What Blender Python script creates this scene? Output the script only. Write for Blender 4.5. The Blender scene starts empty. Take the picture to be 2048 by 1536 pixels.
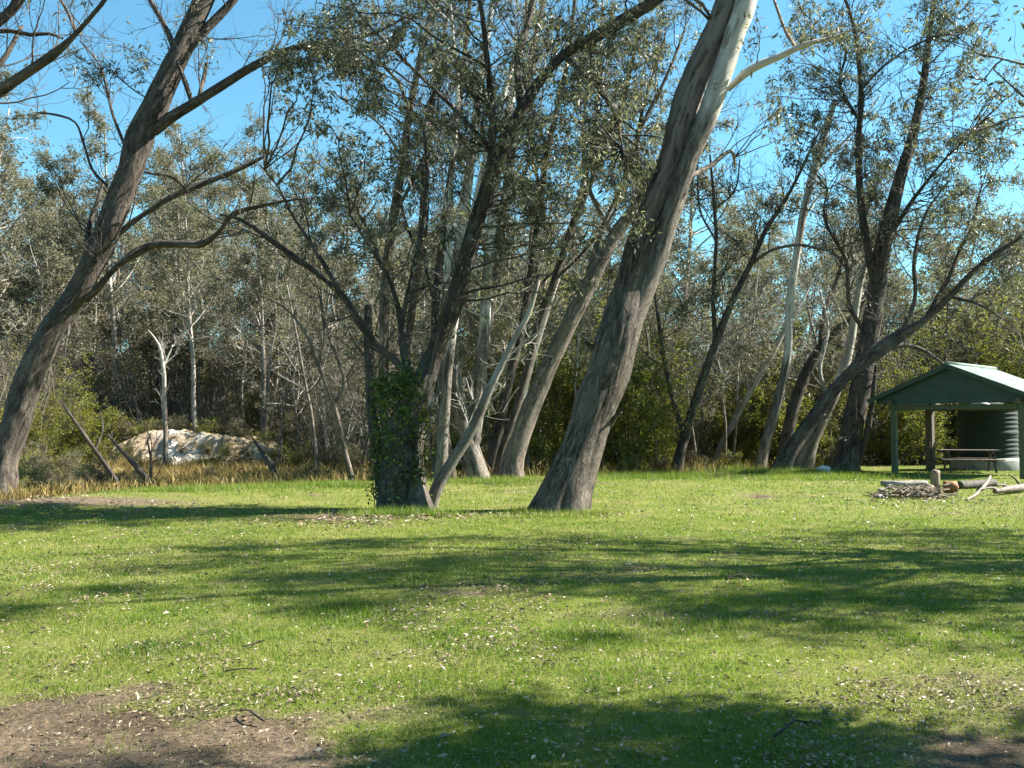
import bpy, math
import numpy as np

RNG = np.random.default_rng(11)
SC = bpy.context.scene
COL = SC.collection
F = 1967.0                      # focal length in photo pixels (photo is 2048 wide)
EYE = 1.6
PITCH = math.atan(82.0 / F)

# ------------------------------------------------------------------ noise
def _h(ix, iy, iz):
    n = (ix.astype(np.int64) * 374761393 + iy.astype(np.int64) * 668265263 + iz.astype(np.int64) * 2147483647) & 0xFFFFFFFF
    n = ((n ^ (n >> 13)) * 1274126177) & 0xFFFFFFFF
    n = n ^ (n >> 16)
    return (n & 0xFFFF) / 32767.5 - 1.0

def vnoise(p):
    p = np.asarray(p, float)
    i = np.floor(p).astype(np.int64); f = p - i
    f = f * f * (3 - 2 * f)
    x, y, z = i[..., 0], i[..., 1], i[..., 2]
    fx, fy, fz = f[..., 0], f[..., 1], f[..., 2]
    def L(a, b, t): return a + (b - a) * t
    c00 = L(_h(x, y, z), _h(x + 1, y, z), fx); c10 = L(_h(x, y + 1, z), _h(x + 1, y + 1, z), fx)
    c01 = L(_h(x, y, z + 1), _h(x + 1, y, z + 1), fx); c11 = L(_h(x, y + 1, z + 1), _h(x + 1, y + 1, z + 1), fx)
    return L(L(c00, c10, fy), L(c01, c11, fy), fz)

def fbm(p, o=3):
    p = np.asarray(p, float); s = 0; a = 1.0; t = 0
    for k in range(o):
        s = s + a * vnoise(p * (2.03 ** k) + 17.3 * k); t += a; a *= .5
    return s / t

def n2(x, y, sc, seed=0, o=3):
    return fbm(np.stack([x * sc + seed * 7.1, y * sc - seed * 3.7, np.full_like(x, seed * 1.9 + .5)], -1), o)

def sstep(a, b, x):
    t = np.clip((x - a) / (b - a), 0, 1); return t * t * (3 - 2 * t)

# ------------------------------------------------------------------ ground shape
EDGE_S = [-0.9, -0.52, -0.40, -0.15, 0.0, 0.2, 0.35, 0.6, 1.2]
EDGE_Y = [17.5, 19.6, 22.8, 26.5, 29.5, 32.5, 38., 41., 44.]
def lawn_edge(x, y):
    return np.interp(x / np.maximum(y, 3.0), EDGE_S, EDGE_Y)

def ground_z(x, y):
    x = np.asarray(x, float); y = np.asarray(y, float)
    z = 0.05 * n2(x, y, .22, 1) + 0.018 * n2(x, y, 1.1, 2, 2)
    z = z * sstep(2, 8, np.hypot(x, y))
    e = y - lawn_edge(x, y)
    z = z - 0.28 * sstep(0, 6, e) + 0.10 * np.exp(-((e + 1.5) / 2.0) ** 2) * sstep(0.2, -.2, x / np.maximum(y, 3))
    # low rise behind the flat, higher to the left
    hill = sstep(48, 150, y) * (4.5 + 7.5 * sstep(25, -45, x)) + sstep(120, 420, y) * 9
    return z + hill + 0.35 * sstep(44, 60, y) * n2(x, y, .08, 5)

def gz(x, y): return float(ground_z(np.array([x]), np.array([y]))[0])

def P(px, py, Y):
    """point of the place seen at photo pixel (px, py) and lying Y metres ahead of the camera"""
    cx, cy = (px - 1024) / F, (768 - py) / F
    dy = math.cos(PITCH) - cy * math.sin(PITCH)
    dz = math.sin(PITCH) + cy * math.cos(PITCH)
    return np.array([cx * Y / dy, Y, EYE + dz * Y / dy])

# ------------------------------------------------------------------ materials
def newmat(name):
    m = bpy.data.materials.new(name); m.use_nodes = True
    nt = m.node_tree; b = nt.nodes['Principled BSDF']
    return m, nt, b

def N(nt, t, **kw):
    n = nt.nodes.new(t)
    for k, v in kw.items():
        if k.startswith('i_'): n.inputs[k[2:].replace('_', ' ')].default_value = v
        else: setattr(n, k, v)
    return n

def ramp(nt, fac, stops, interp='LINEAR'):
    r = nt.nodes.new('ShaderNodeValToRGB'); e = r.color_ramp.elements; r.color_ramp.interpolation = interp
    while len(e) < len(stops): e.new(.5)
    for k, (p, c) in enumerate(stops):
        e[k].position = p; e[k].color = (*c, 1) if len(c) == 3 else c
    nt.links.new(fac, r.inputs[0]); return r.outputs[0]

def mapped(nt, vec, sc):
    m = nt.nodes.new('ShaderNodeMapping'); m.inputs['Scale'].default_value = sc
    nt.links.new(vec, m.inputs['Vector']); return m.outputs[0]

def noise(nt, vec, scale, detail=4, rough=.6, dist=0):
    n = nt.nodes.new('ShaderNodeTexNoise'); n.inputs['Scale'].default_value = scale
    n.inputs['Detail'].default_value = detail; n.inputs['Roughness'].default_value = rough
    n.inputs['Distortion'].default_value = dist
    if vec is not None: nt.links.new(vec, n.inputs['Vector'])
    return n.outputs['Fac']

def mix(nt, f, a, b, mode='MIX'):
    m = nt.nodes.new('ShaderNodeMix'); m.data_type = 'RGBA'; m.blend_type = mode
    for s, v in ((m.inputs[0], f), (m.inputs[6], a), (m.inputs[7], b)):
        if hasattr(v, 'is_linked') or isinstance(v, bpy.types.NodeSocket): nt.links.new(v, s)
        elif isinstance(v, (int, float)): s.default_value = v
        else: s.default_value = (*v, 1)
    return m.outputs[2]

def bump(nt, b, h, dist, strength=1):
    u = nt.nodes.new('ShaderNodeBump'); u.inputs['Distance'].default_value = dist; u.inputs['Strength'].default_value = strength
    nt.links.new(h, u.inputs['Height']); nt.links.new(u.outputs[0], b.inputs['Normal'])

def attr(nt, name):
    a = nt.nodes.new('ShaderNodeAttribute'); a.attribute_name = name; return a

def bark(name, dark, mid, pale, top=None, h0=3, h1=7, lo=.32, hi=.72, patch=None, rough_amt=.03):
    """fibrous bark that runs along the stem; 'top' is the smooth bark of the upper stem"""
    m, nt, b = newmat(name)
    a = attr(nt, 'bark').outputs['Vector']
    f1 = noise(nt, mapped(nt, a, (19, 19, 2.6)), 1, 6, .72, .9)
    f2 = noise(nt, mapped(nt, a, (60, 60, 14)), 1, 3, .65)
    f3 = noise(nt, mapped(nt, a, (2.2, 2.2, .7)), 1, 3, .55)
    s = N(nt, 'ShaderNodeMath', operation='MULTIPLY_ADD'); nt.links.new(f2, s.inputs[0]); s.inputs[1].default_value = .35
    nt.links.new(f1, s.inputs[2])
    s2 = N(nt, 'ShaderNodeMath', operation='SUBTRACT'); nt.links.new(s.outputs[0], s2.inputs[0]); s2.inputs[1].default_value = .17
    c = ramp(nt, s2.outputs[0], [(lo, dark), ((lo + hi) / 2, mid), (hi, pale)])
    c = mix(nt, ramp(nt, f3, [(.4, (0, 0, 0)), (.65, (.45, .45, .45))]), c, tuple(x * .8 for x in pale))
    c = mix(nt, 1.0, c, ramp(nt, noise(nt, mapped(nt, a, (5, 5, 1.3)), 1, 4, .65, .8), [(.38, (.55, .52, .50)), (.5, (1, 1, 1)), (.64, (1.25, 1.15, 1.05))]), 'MULTIPLY')
    h = s2.outputs[0]
    if top:
        sep = N(nt, 'ShaderNodeSeparateXYZ'); nt.links.new(a, sep.inputs[0])
        g = noise(nt, mapped(nt, a, (3.5, 3.5, .45)), 1, 4, .6, .3)
        t2 = ramp(nt, noise(nt, mapped(nt, a, (4, 4, .8)), 1, 4, .6, .5), [(.35, tuple(x * .62 for x in top)), (.5, top), (.68, tuple(min(.8, x * 1.18) for x in top))])
        if patch:
            t2 = mix(nt, ramp(nt, noise(nt, mapped(nt, a, (2.6, 2.6, .6)), 1, 3, .6, .6), [(.56, (0, 0, 0)), (.62, (1, 1, 1))]), t2, patch)
        mr = N(nt, 'ShaderNodeMapRange'); mr.inputs[1].default_value = h0; mr.inputs[2].default_value = h1
        nt.links.new(sep.outputs[2], mr.inputs[0])
        ad = N(nt, 'ShaderNodeMath', operation='ADD'); nt.links.new(mr.outputs[0], ad.inputs[0]); nt.links.new(g, ad.inputs[1])
        k = ramp(nt, ad.outputs[0], [(.78, (0, 0, 0)), (.98, (1, 1, 1))])
        c = mix(nt, k, c, t2)
        inv = N(nt, 'ShaderNodeMath', operation='MULTIPLY_ADD'); nt.links.new(k, inv.inputs[0]); inv.inputs[1].default_value = -.8; inv.inputs[2].default_value = 1
        hm = N(nt, 'ShaderNodeMath', operation='MULTIPLY'); nt.links.new(h, hm.inputs[0]); nt.links.new(inv.outputs[0], hm.inputs[1]); h = hm.outputs[0]
    nt.links.new(c, b.inputs['Base Color']); b.inputs['Roughness'].default_value = .85
    b.inputs['Specular IOR Level'].default_value = .25
    bump(nt, b, h, rough_amt, 1)
    return m

def leafmat(name, cols, rough=.42, trans=.35, spec=.5, glow=(1.0, 1.1, .68)):
    m, nt, b = newmat(name)
    t = attr(nt, 'tint').outputs['Fac']
    n = len(cols)
    c = ramp(nt, t, [(k / (n - 1), cols[k]) for k in range(n)])
    nt.links.new(c, b.inputs['Base Color']); b.inputs['Roughness'].default_value = rough
    b.inputs['Specular IOR Level'].default_value = spec
    tr = nt.nodes.new('ShaderNodeBsdfTranslucent')
    nt.links.new(mix(nt, 1.0, c, glow, 'MULTIPLY'), tr.inputs[0])
    ms = nt.nodes.new('ShaderNodeMixShader'); ms.inputs[0].default_value = trans
    nt.links.new(b.outputs[0], ms.inputs[1]); nt.links.new(tr.outputs[0], ms.inputs[2])
    nt.links.new(ms.outputs[0], nt.nodes['Material Output'].inputs[0])
    return m

def simple(name, c0, c1, scale=8, rough=.8, stretch=(1, 1, 1), bumpd=.004, coord='Object', metal=0, lo=.35, hi=.65):
    m, nt, b = newmat(name)
    tc = nt.nodes.new('ShaderNodeTexCoord')
    f = noise(nt, mapped(nt, tc.outputs[coord], stretch), scale, 6, .65, .2)
    nt.links.new(ramp(nt, f, [(lo, c0), (hi, c1)]), b.inputs['Base Color'])
    b.inputs['Roughness'].default_value = rough; b.inputs['Metallic'].default_value = metal
    if bumpd: bump(nt, b, f, bumpd)
    return m

M = {}
M['bark_rough'] = bark('bark_rough', (.022, .017, .013), (.115, .095, .078), (.27, .235, .195), lo=.36, hi=.66, rough_amt=.05)
M['bark_big'] = bark('bark_big', (.016, .012, .009), (.090, .073, .058), (.235, .20, .165), top=(.20, .16, .128), h0=4.5, h1=12.5, lo=.37, hi=.67, patch=(.10, .065, .043), rough_amt=.07)
M['bark_stem'] = bark('bark_stem', (.020, .016, .012), (.12, .10, .082), (.28, .245, .205), top=(.46, .42, .365), h0=6.4, h1=10.5, lo=.36, hi=.66, patch=(.24, .19, .145), rough_amt=.05)
M['bark_white'] = bark('bark_white', (.03, .026, .022), (.14, .12, .10), (.30, .27, .23), top=(.48, .45, .40), h0=2.8, h1=7, lo=.36, hi=.66, patch=(.20, .16, .13), rough_amt=.05)
M['bark_dark'] = bark('bark_dark', (.018, .014, .011), (.068, .056, .046), (.17, .145, .12), lo=.36, hi=.68, rough_amt=.05)
M['bark_pale'] = bark('bark_pale', (.04, .034, .028), (.15, .13, .108), (.30, .27, .23), top=(.36, .33, .285), h0=1, h1=6, patch=(.18, .145, .115))
M['bark_far'] = bark('bark_far', (.04, .034, .028), (.145, .125, .105), (.28, .25, .21), top=(.30, .27, .235), h0=3, h1=14)
M['leaf_gum'] = leafmat('leaf_gum', [(.042, .044, .030), (.112, .114, .074), (.205, .20, .143), (.33, .315, .23)], .42, .36, .4)
M['leaf_far'] = leafmat('leaf_far', [(.074, .069, .045), (.142, .132, .088), (.205, .188, .13), (.24, .20, .14)], .55, .4, .3)
M['leaf_wattle'] = leafmat('leaf_wattle', [(.068, .078, .014), (.165, .176, .030), (.27, .262, .048), (.30, .25, .07)], .5, .55)
M['leaf_scrub'] = leafmat('leaf_scrub', [(.05, .047, .023), (.112, .102, .05), (.18, .158, .08), (.21, .165, .09)], .6, .4)
M['leaf_ivy'] = leafmat('leaf_ivy', [(.020, .040, .006), (.06, .095, .014), (.15, .19, .03)], .35, .35, .5)
M['grass'] = leafmat('grass', [(.048, .100, .008), (.105, .168, .015), (.19, .232, .028), (.36, .305, .14)], .5, .45, .35, (1.0, 1.25, .55))
M['dry_grass'] = leafmat('dry_grass', [(.11, .085, .028), (.20, .145, .05), (.27, .20, .075), (.32, .25, .12)], .6, .35, .3)
M['dead_leaf'] = leafmat('dead_leaf', [(.055, .036, .021), (.15, .104, .06), (.265, .20, .122), (.40, .335, .23)], .5, .1)
M['timber'] = simple('timber', (.045, .034, .025), (.13, .10, .075), 6, .8, (6, 6, .7))
M['green_post'] = simple('green_post', (.045, .06, .032), (.085, .10, .055), 6, .7, (4, 4, .6))
M['stick'] = simple('stick', (.11, .075, .048), (.30, .235, .165), 3, .8, (1, 1, 1))
M['driftwood'] = simple('driftwood', (.07, .052, .038), (.25, .20, .15), 7, .75, (1, 1, 1))
M['charred'] = simple('charred', (.02, .018, .016), (.10, .08, .065), 6, .85)
M['stump_wood'] = simple('stump_wood', (.12, .078, .05), (.30, .215, .145), 5, .8, (4, 4, .8))
M['orange_wood'] = simple('orange_wood', (.16, .065, .025), (.34, .15, .055), 9, .75)
M['rock'] = simple('rock', (.13, .115, .10), (.32, .29, .26), 5, .85, bumpd=.02)
M['pale_rock'] = simple('pale_rock', (.5, .48, .45), (.74, .72, .69), 5, .8, bumpd=.02)
M['concrete'] = simple('concrete', (.17, .17, .15), (.28, .275, .25), 4, .85)
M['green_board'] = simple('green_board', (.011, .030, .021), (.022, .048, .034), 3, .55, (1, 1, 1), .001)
M['roof_green'] = simple('roof_green', (.075, .115, .095), (.18, .235, .20), 2.2, .75, (1, .3, 1), .001)
M['tank_green'] = simple('tank_green', (.004, .014, .009), (.009, .022, .015), 2, .85, (1, 1, .4), .001)
M['cap_white'] = simple('cap_white', (.62, .62, .6), (.78, .78, .76), 5, .5)

def sand_material():
    m, nt, b = newmat('sand')
    tc = nt.nodes.new('ShaderNodeTexCoord'); o = tc.outputs['Object']
    f = noise(nt, o, 1.1, 6, .65, .5); g = noise(nt, o, 7, 5, .7)
    c = ramp(nt, f, [(.36, (.10, .066, .036)), (.48, (.25, .185, .108)), (.60, (.40, .325, .22))])
    c = mix(nt, ramp(nt, g, [(.52, (0, 0, 0)), (.68, (.7, .7, .7))]), c, (.22, .16, .09))
    w = attr(nt, 'bare').outputs['Fac']
    c = mix(nt, w, c, (.56, .53, .48))
    nt.links.new(c, b.inputs['Base Color']); b.inputs['Roughness'].default_value = .95
    bump(nt, b, g, .06); return m
M['sand'] = sand_material()

def ground_material():
    m, nt, b = newmat('ground_mix')
    tc = nt.nodes.new('ShaderNodeTexCoord'); o = tc.outputs['Object']
    z = attr(nt, 'zone'); sep = N(nt, 'ShaderNodeSeparateColor'); nt.links.new(z.outputs['Color'], sep.inputs[0])
    f0 = noise(nt, o, .55, 5, .6); f1 = noise(nt, o, 3.2, 6, .65, .3); f2 = noise(nt, o, 26, 5, .7); f3 = noise(nt, o, 90, 3, .7)
    green = ramp(nt, f1, [(.3, (.052, .082, .009)), (.5, (.10, .13, .015)), (.7, (.155, .165, .03))])
    green = mix(nt, ramp(nt, f0, [(.42, (0, 0, 0)), (.62, (.6, .6, .6))]), green, (.18, .165, .05))
    straw = ramp(nt, f2, [(.3, (.12, .08, .045)), (.5, (.24, .18, .105)), (.72, (.40, .32, .21))])
    green = mix(nt, ramp(nt, f2, [(.54, (0, 0, 0)), (.68, (.55, .55, .55))]), green, straw)
    dirt = ramp(nt, f2, [(.28, (.055, .041, .028)), (.5, (.122, .092, .062)), (.75, (.25, .195, .135))])
    dirt = mix(nt, 1.0, dirt, ramp(nt, noise(nt, o, 1.7, 5, .7, .6), [(.36, (.50, .46, .42)), (.52, (.85, .82, .78)), (.66, (1.1, 1.05, 1.0))]), 'MULTIPLY')
    dirt = mix(nt, ramp(nt, f3, [(.55, (0, 0, 0)), (.7, (.6, .6, .6))]), dirt, (.21, .165, .11))
    def thr(ch, lo, hi, amp):
        a = N(nt, 'ShaderNodeMath', operation='MULTIPLY_ADD'); nt.links.new(f1, a.inputs[0]); a.inputs[1].default_value = amp; a.inputs[2].default_value = -amp / 2
        d = N(nt, 'ShaderNodeMath', operation='ADD'); nt.links.new(a.outputs[0], d.inputs[0]); nt.links.new(ch, d.inputs[1])
        return ramp(nt, d.outputs[0], [(lo, (0, 0, 0)), (hi, (1, 1, 1))])
    c = mix(nt, thr(sep.outputs[0], .3, .75, .9), green, dirt)
    dry = ramp(nt, f2, [(.3, (.10, .075, .03)), (.5, (.20, .15, .06)), (.7, (.30, .23, .10))])
    c = mix(nt, thr(sep.outputs[1], .35, .65, .6), c, dry)
    lit = ramp(nt, f2, [(.3, (.05, .038, .025)), (.5, (.12, .09, .06)), (.75, (.26, .20, .13))])
    c = mix(nt, thr(sep.outputs[2], .35, .65, .6), c, lit)
    nt.links.new(c, b.inputs['Base Color']); b.inputs['Roughness'].default_value = .95; b.inputs['Specular IOR Level'].default_value = .15
    bump(nt, b, f2, .03); return m
M['ground'] = ground_material()

# ------------------------------------------------------------------ object helpers
def tag(o, label=None, cat=None, group=None, kind=None):
    for k, v in (('label', label), ('category', cat), ('group', group), ('kind', kind)):
        if v: o[k] = v
    return o

def empty(name, loc, rz=0):
    o = bpy.data.objects.new(name, None); o.location = loc; o.rotation_euler = (0, 0, rz)
    o.empty_display_size = .3; COL.objects.link(o); return o

def mesh_obj(name, V, polys, mat, parent=None, smooth=True, pattr=None, fattr=None, loc=None):
    """V: (n,3); polys: list of int arrays (m,k)"""
    me = bpy.data.meshes.new(name)
    V = np.ascontiguousarray(V, np.float32)
    me.vertices.add(len(V)); me.vertices.foreach_set('co', V.ravel())
    polys = [np.asarray(p, np.int32) for p in polys if len(p)]
    tot = sum(p.size for p in polys); nf = sum(len(p) for p in polys)
    me.loops.add(tot); me.polygons.add(nf)
    me.loops.foreach_set('vertex_index', np.concatenate([p.ravel() for p in polys]))
    ks = np.concatenate([np.full(len(p), p.shape[1], np.int32) for p in polys])
    me.polygons.foreach_set('loop_start', np.concatenate([[0], np.cumsum(ks)[:-1]]).astype(np.int32))
    me.polygons.foreach_set('use_smooth', np.full(nf, bool(smooth)))
    for nm, a in (pattr or {}).items():
        if a.ndim == 2 and a.shape[1] == 3:
            t = me.attributes.new(nm, 'FLOAT_VECTOR', 'POINT'); t.data.foreach_set('vector', np.ascontiguousarray(a, np.float32).ravel())
        elif a.ndim == 2:
            t = me.attributes.new(nm, 'FLOAT_COLOR', 'POINT'); t.data.foreach_set('color', np.ascontiguousarray(a, np.float32).ravel())
        else:
            t = me.attributes.new(nm, 'FLOAT', 'POINT'); t.data.foreach_set('value', np.ascontiguousarray(a, np.float32))
    for nm, a in (fattr or {}).items():
        t = me.attributes.new(nm, 'FLOAT', 'FACE'); t.data.foreach_set('value', np.ascontiguousarray(a, np.float32))
    me.update(calc_edges=True); me.validate()
    me.materials.append(M[mat] if isinstance(mat, str) else mat)
    o = bpy.data.objects.new(name, me); COL.objects.link(o)
    if parent: o.parent = parent
    if loc is not None: o.location = loc
    return o

def unit(v): return v / np.maximum(np.linalg.norm(v, axis=-1, keepdims=True), 1e-9)

class Geo:
    def __init__(s): s.V = []; s.Q = []; s.T = []; s.B = []; s.n = 0
    def add(s, V, Q=None, T=None, B=None):
        s.V.append(V); s.B.append(B if B is not None else V.copy())
        if Q is not None and len(Q): s.Q.append(np.asarray(Q) + s.n)
        if T is not None and len(T): s.T.append(np.asarray(T) + s.n)
        s.n += len(V)
    def tube(s, pts, rad, sides=8, amp=0, freq=3, v0=0, flute=0, cap0=False):
        pts = np.asarray(pts, float); rad = np.asarray(rad, float); n = len(pts)
        tan = unit(np.gradient(pts, axis=0))
        u = np.cross(tan[0], [0.13, .97, .2]); u /= np.linalg.norm(u)
        U = [u]
        for k in range(1, n):
            u = U[-1] - tan[k] * np.dot(U[-1], tan[k]); U.append(u / np.linalg.norm(u))
        U = np.array(U); W = np.cross(tan, U)
        L = np.concatenate([[0], np.cumsum(np.linalg.norm(np.diff(pts, axis=0), axis=1))]) + v0
        a = np.linspace(0, 2 * math.pi, sides, endpoint=False)
        ca, sa = np.cos(a), np.sin(a)
        r0 = max(.02, rad.mean())
        B = np.stack([np.broadcast_to(r0 * ca, (n, sides)), np.broadcast_to(r0 * sa, (n, sides)), np.broadcast_to(L[:, None], (n, sides))], -1) + pts[0] * .37 * np.array([1, 1, 0])
        rr = np.broadcast_to(rad[:, None], (n, sides)).copy()
        if amp:
            rr *= 1 + amp * fbm(B * np.array([freq, freq, freq * .35]), 3)
            rr *= 1 + amp * .55 * vnoise(B * np.array([freq * 6, freq * 6, freq * .8]))
        if flute:
            rr *= 1 + flute * np.exp(-np.maximum(L[:, None] - v0 - .2, 0) / .5) * (.5 + .5 * np.cos(a * 5 + 1.3 + .6 * np.sin(a * 2)))
        V = pts[:, None] + rr[..., None] * (ca[:, None] * U[:, None] + sa[:, None] * W[:, None])
        V = V.reshape(-1, 3)
        i = np.arange(n - 1)[:, None] * sides; j = np.arange(sides); k = (j + 1) % sides
        Q = np.stack([i + j, i + k, i + sides + k, i + sides + j], -1).reshape(-1, 4)
        V = np.vstack([V, pts[-1:] + tan[-1:] * rad[-1] * .3, pts[:1]])
        T = np.stack([(n - 1) * sides + j, (n - 1) * sides + k, np.full(sides, n * sides)], -1)
        if cap0: T = np.vstack([T, np.stack([k, j, np.full(sides, n * sides + 1)], -1)])
        Bf = np.vstack([B.reshape(-1, 3), B[-1, :1], B[0, :1]])
        s.add(V, Q, T, Bf)
        return s
    def batch(s, paths, r0, r1, sides=3):
        """many thin twigs at once: paths (M,K,3)"""
        Mn, K, _ = paths.shape
        if Mn == 0: return s
        tan = unit(np.gradient(paths, axis=1))
        ref = np.array([.31, .22, .92]); U = unit(np.cross(tan, ref)); W = np.cross(tan, U)
        t = np.linspace(0, 1, K)
        r = np.asarray(r0)[:, None] * (1 - t) + np.asarray(r1)[:, None] * t
        a = np.linspace(0, 2 * math.pi, sides, endpoint=False)
        V = paths[:, :, None] + r[:, :, None, None] * (np.cos(a)[:, None] * U[:, :, None] + np.sin(a)[:, None] * W[:, :, None])
        B = np.zeros_like(V); L = np.linalg.norm(paths[:, -1] - paths[:, 0], axis=1)
        B[..., 0] = r[:, :, None] * np.cos(a); B[..., 1] = r[:, :, None] * np.sin(a); B[..., 2] = (t * L[:, None])[:, :, None] + 6
        B += paths[:, :1, None] * np.array([.4, .4, 0])
        m = np.arange(Mn)[:, None, None] * (K * sides); i = np.arange(K - 1)[None, :, None] * sides; j = np.arange(sides); k = (j + 1) % sides
        Q = np.stack([m + i + j, m + i + k, m + i + sides + k, m + i + sides + j], -1).reshape(-1, 4)
        s.add(V.reshape(-1, 3), Q, None, B.reshape(-1, 3)); return s
    def box(s, c, size, rz=0, rx=0, ry=0):
        x, y, z = np.array(size) / 2
        V = np.array([[sx * x, sy * y, sz * z] for sz in (-1, 1) for sy in (-1, 1) for sx in (-1, 1)], float)
        for ang, ax in ((rx, 0), (ry, 1), (rz, 2)):
            if ang:
                q, w = [(1, 2), (2, 0), (0, 1)][ax]; cs, sn = math.cos(ang), math.sin(ang)
                A, Bq = V[:, q].copy(), V[:, w].copy(); V[:, q] = A * cs - Bq * sn; V[:, w] = A * sn + Bq * cs
        s.add(V + np.array(c), [[0, 2, 3, 1], [4, 5, 7, 6], [0, 1, 5, 4], [1, 3, 7, 5], [3, 2, 6, 7], [2, 0, 4, 6]]); return s
    def build(s, name, mat, parent=None, smooth=True, shift=None, bevel=0):
        V = np.vstack(s.V)
        if shift is not None: V = V - shift
        polys = []
        if s.Q: polys.append(np.vstack(s.Q))
        if s.T: polys.append(np.vstack(s.T))
        o = mesh_obj(name, V, polys, mat, parent, smooth, {'bark': np.vstack(s.B)})
        if bevel:
            b = o.modifiers.new('bevel', 'BEVEL'); b.width = bevel; b.segments = 2
        return o

def leaves_mesh(pos, size, rng, droop=.8, wid=.28, fold=.12):
    """diamond leaves; pos (n,3), size (n,). returns V,Q"""
    n = len(pos)
    d = rng.normal(size=(n, 3)); d[:, 2] = d[:, 2] * .6 - droop; d = unit(d)
    w = unit(np.cross(d, rng.normal(size=(n, 3)))); nn = np.cross(d, w)
    L = size[:, None]
    a = pos; m = pos + d * L * .45 + nn * L * fold
    b = m + w * L * wid * .5; c = m - w * L * wid * .5; t = pos + d * L
    V = np.stack([a, b, t, c], 1).reshape(-1, 3)
    return V, np.arange(n * 4).reshape(n, 4)

def leaf_obj(name, pos, size, mat, parent, rng, droop=.8, wid=.28, shift=None, tint=None):
    V, Q = leaves_mesh(pos, size, rng, droop, wid)
    if shift is not None: V = V - shift
    if tint is None: tint = np.clip(.5 + .30 * rng.normal(size=len(Q)), 0, 1)
    return mesh_obj(name, V, [Q], mat, parent, False, None, {'tint': tint})

def catmull(pts, step):
    pts = np.asarray(pts, float)
    q = np.vstack([2 * pts[0] - pts[1], pts, 2 * pts[-1] - pts[-2]]); out = []
    for i in range(1, len(q) - 2):
        p0, p1, p2, p3 = q[i - 1:i + 3]
        n = max(2, int(np.linalg.norm((p2 - p1)[:3]) / step))
        t = np.linspace(0, 1, n, endpoint=False)[:, None]
        out.append(.5 * (2 * p1 + (p2 - p0) * t + (2 * p0 - 5 * p1 + 4 * p2 - p3) * t ** 2 + (3 * p1 - p0 - 3 * p2 + p3) * t ** 3))
    out.append(q[-2][None]); return np.vstack(out)

def grow(a, d, L, K, rng, wob=.25, up=.08):
    """M curved shoots from anchors a along d with lengths L -> (M,K,3)"""
    M_ = len(a); p = np.empty((M_, K, 3)); p[:, 0] = a; d = unit(d)
    curl = rng.normal(size=(M_, 3)) * wob * .6
    for k in range(1, K):
        d = unit(d + rng.normal(size=(M_, 3)) * wob * .5 + curl / K * 2 + np.array([0, 0, up]))
        p[:, k] = p[:, k - 1] + d * (L / (K - 1))[:, None]
    return p

def along(paths, t):
    """points at parameters t (M,c) of paths (M,K,3) -> (M,c,3) and tangents"""
    K = paths.shape[1]; f = t * (K - 1); i = np.minimum(f.astype(int), K - 2); f = f - i
    m = np.arange(len(paths))[:, None]
    a, b = paths[m, i], paths[m, i + 1]
    return a + (b - a) * f[..., None], unit(b - a)

def spray(geo, anchors, tans, L, r, rng, kids=4, kids2=4, out=.9, up=.25, wob=.3, tip=.25):
    """three orders of twigs from anchors; returns the end twigs' paths"""
    M_ = len(anchors)
    rd = rng.normal(size=(M_, 3)); d = unit(tans * .6 + unit(rd) * out + np.array([0, 0, up]))
    p0 = grow(anchors, d, L, 7, rng, wob); geo.batch(p0, r, r * .4, 4)
    def kidsof(p, L0, r0, c, fr):
        t = rng.uniform(.3, 1, size=(len(p), c)); q, tn = along(p, t)
        q = q.reshape(-1, 3); tn = tn.reshape(-1, 3)
        l = np.repeat(L0, c) * rng.uniform(.35, .75, len(q)); rr = np.repeat(r0, c) * fr
        dd = unit(tn * .8 + unit(rng.normal(size=(len(q), 3))) * .9 + np.array([0, 0, up * .5]))
        return grow(q, dd, l, 5, rng, wob), l, rr
    p1, l1, r1 = kidsof(p0, L, r, kids, .5)
    geo.batch(p1, r1, r1 * .5, 3)
    if not kids2: return p1
    p2, l2, r2 = kidsof(p1, l1, r1, kids2, .55)
    geo.batch(p2, np.maximum(r2, .0022), np.maximum(r2 * .5, .0015), 3)
    return p2

def leaf_points(paths, per, rng, jit=.06, t0=.2):
    if len(paths) == 0: return np.zeros((0, 3))
    t = rng.uniform(t0, 1, size=(len(paths), per)); q, _ = along(paths, t)
    q = q.reshape(-1, 3); return q + rng.normal(size=q.shape) * jit

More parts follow.
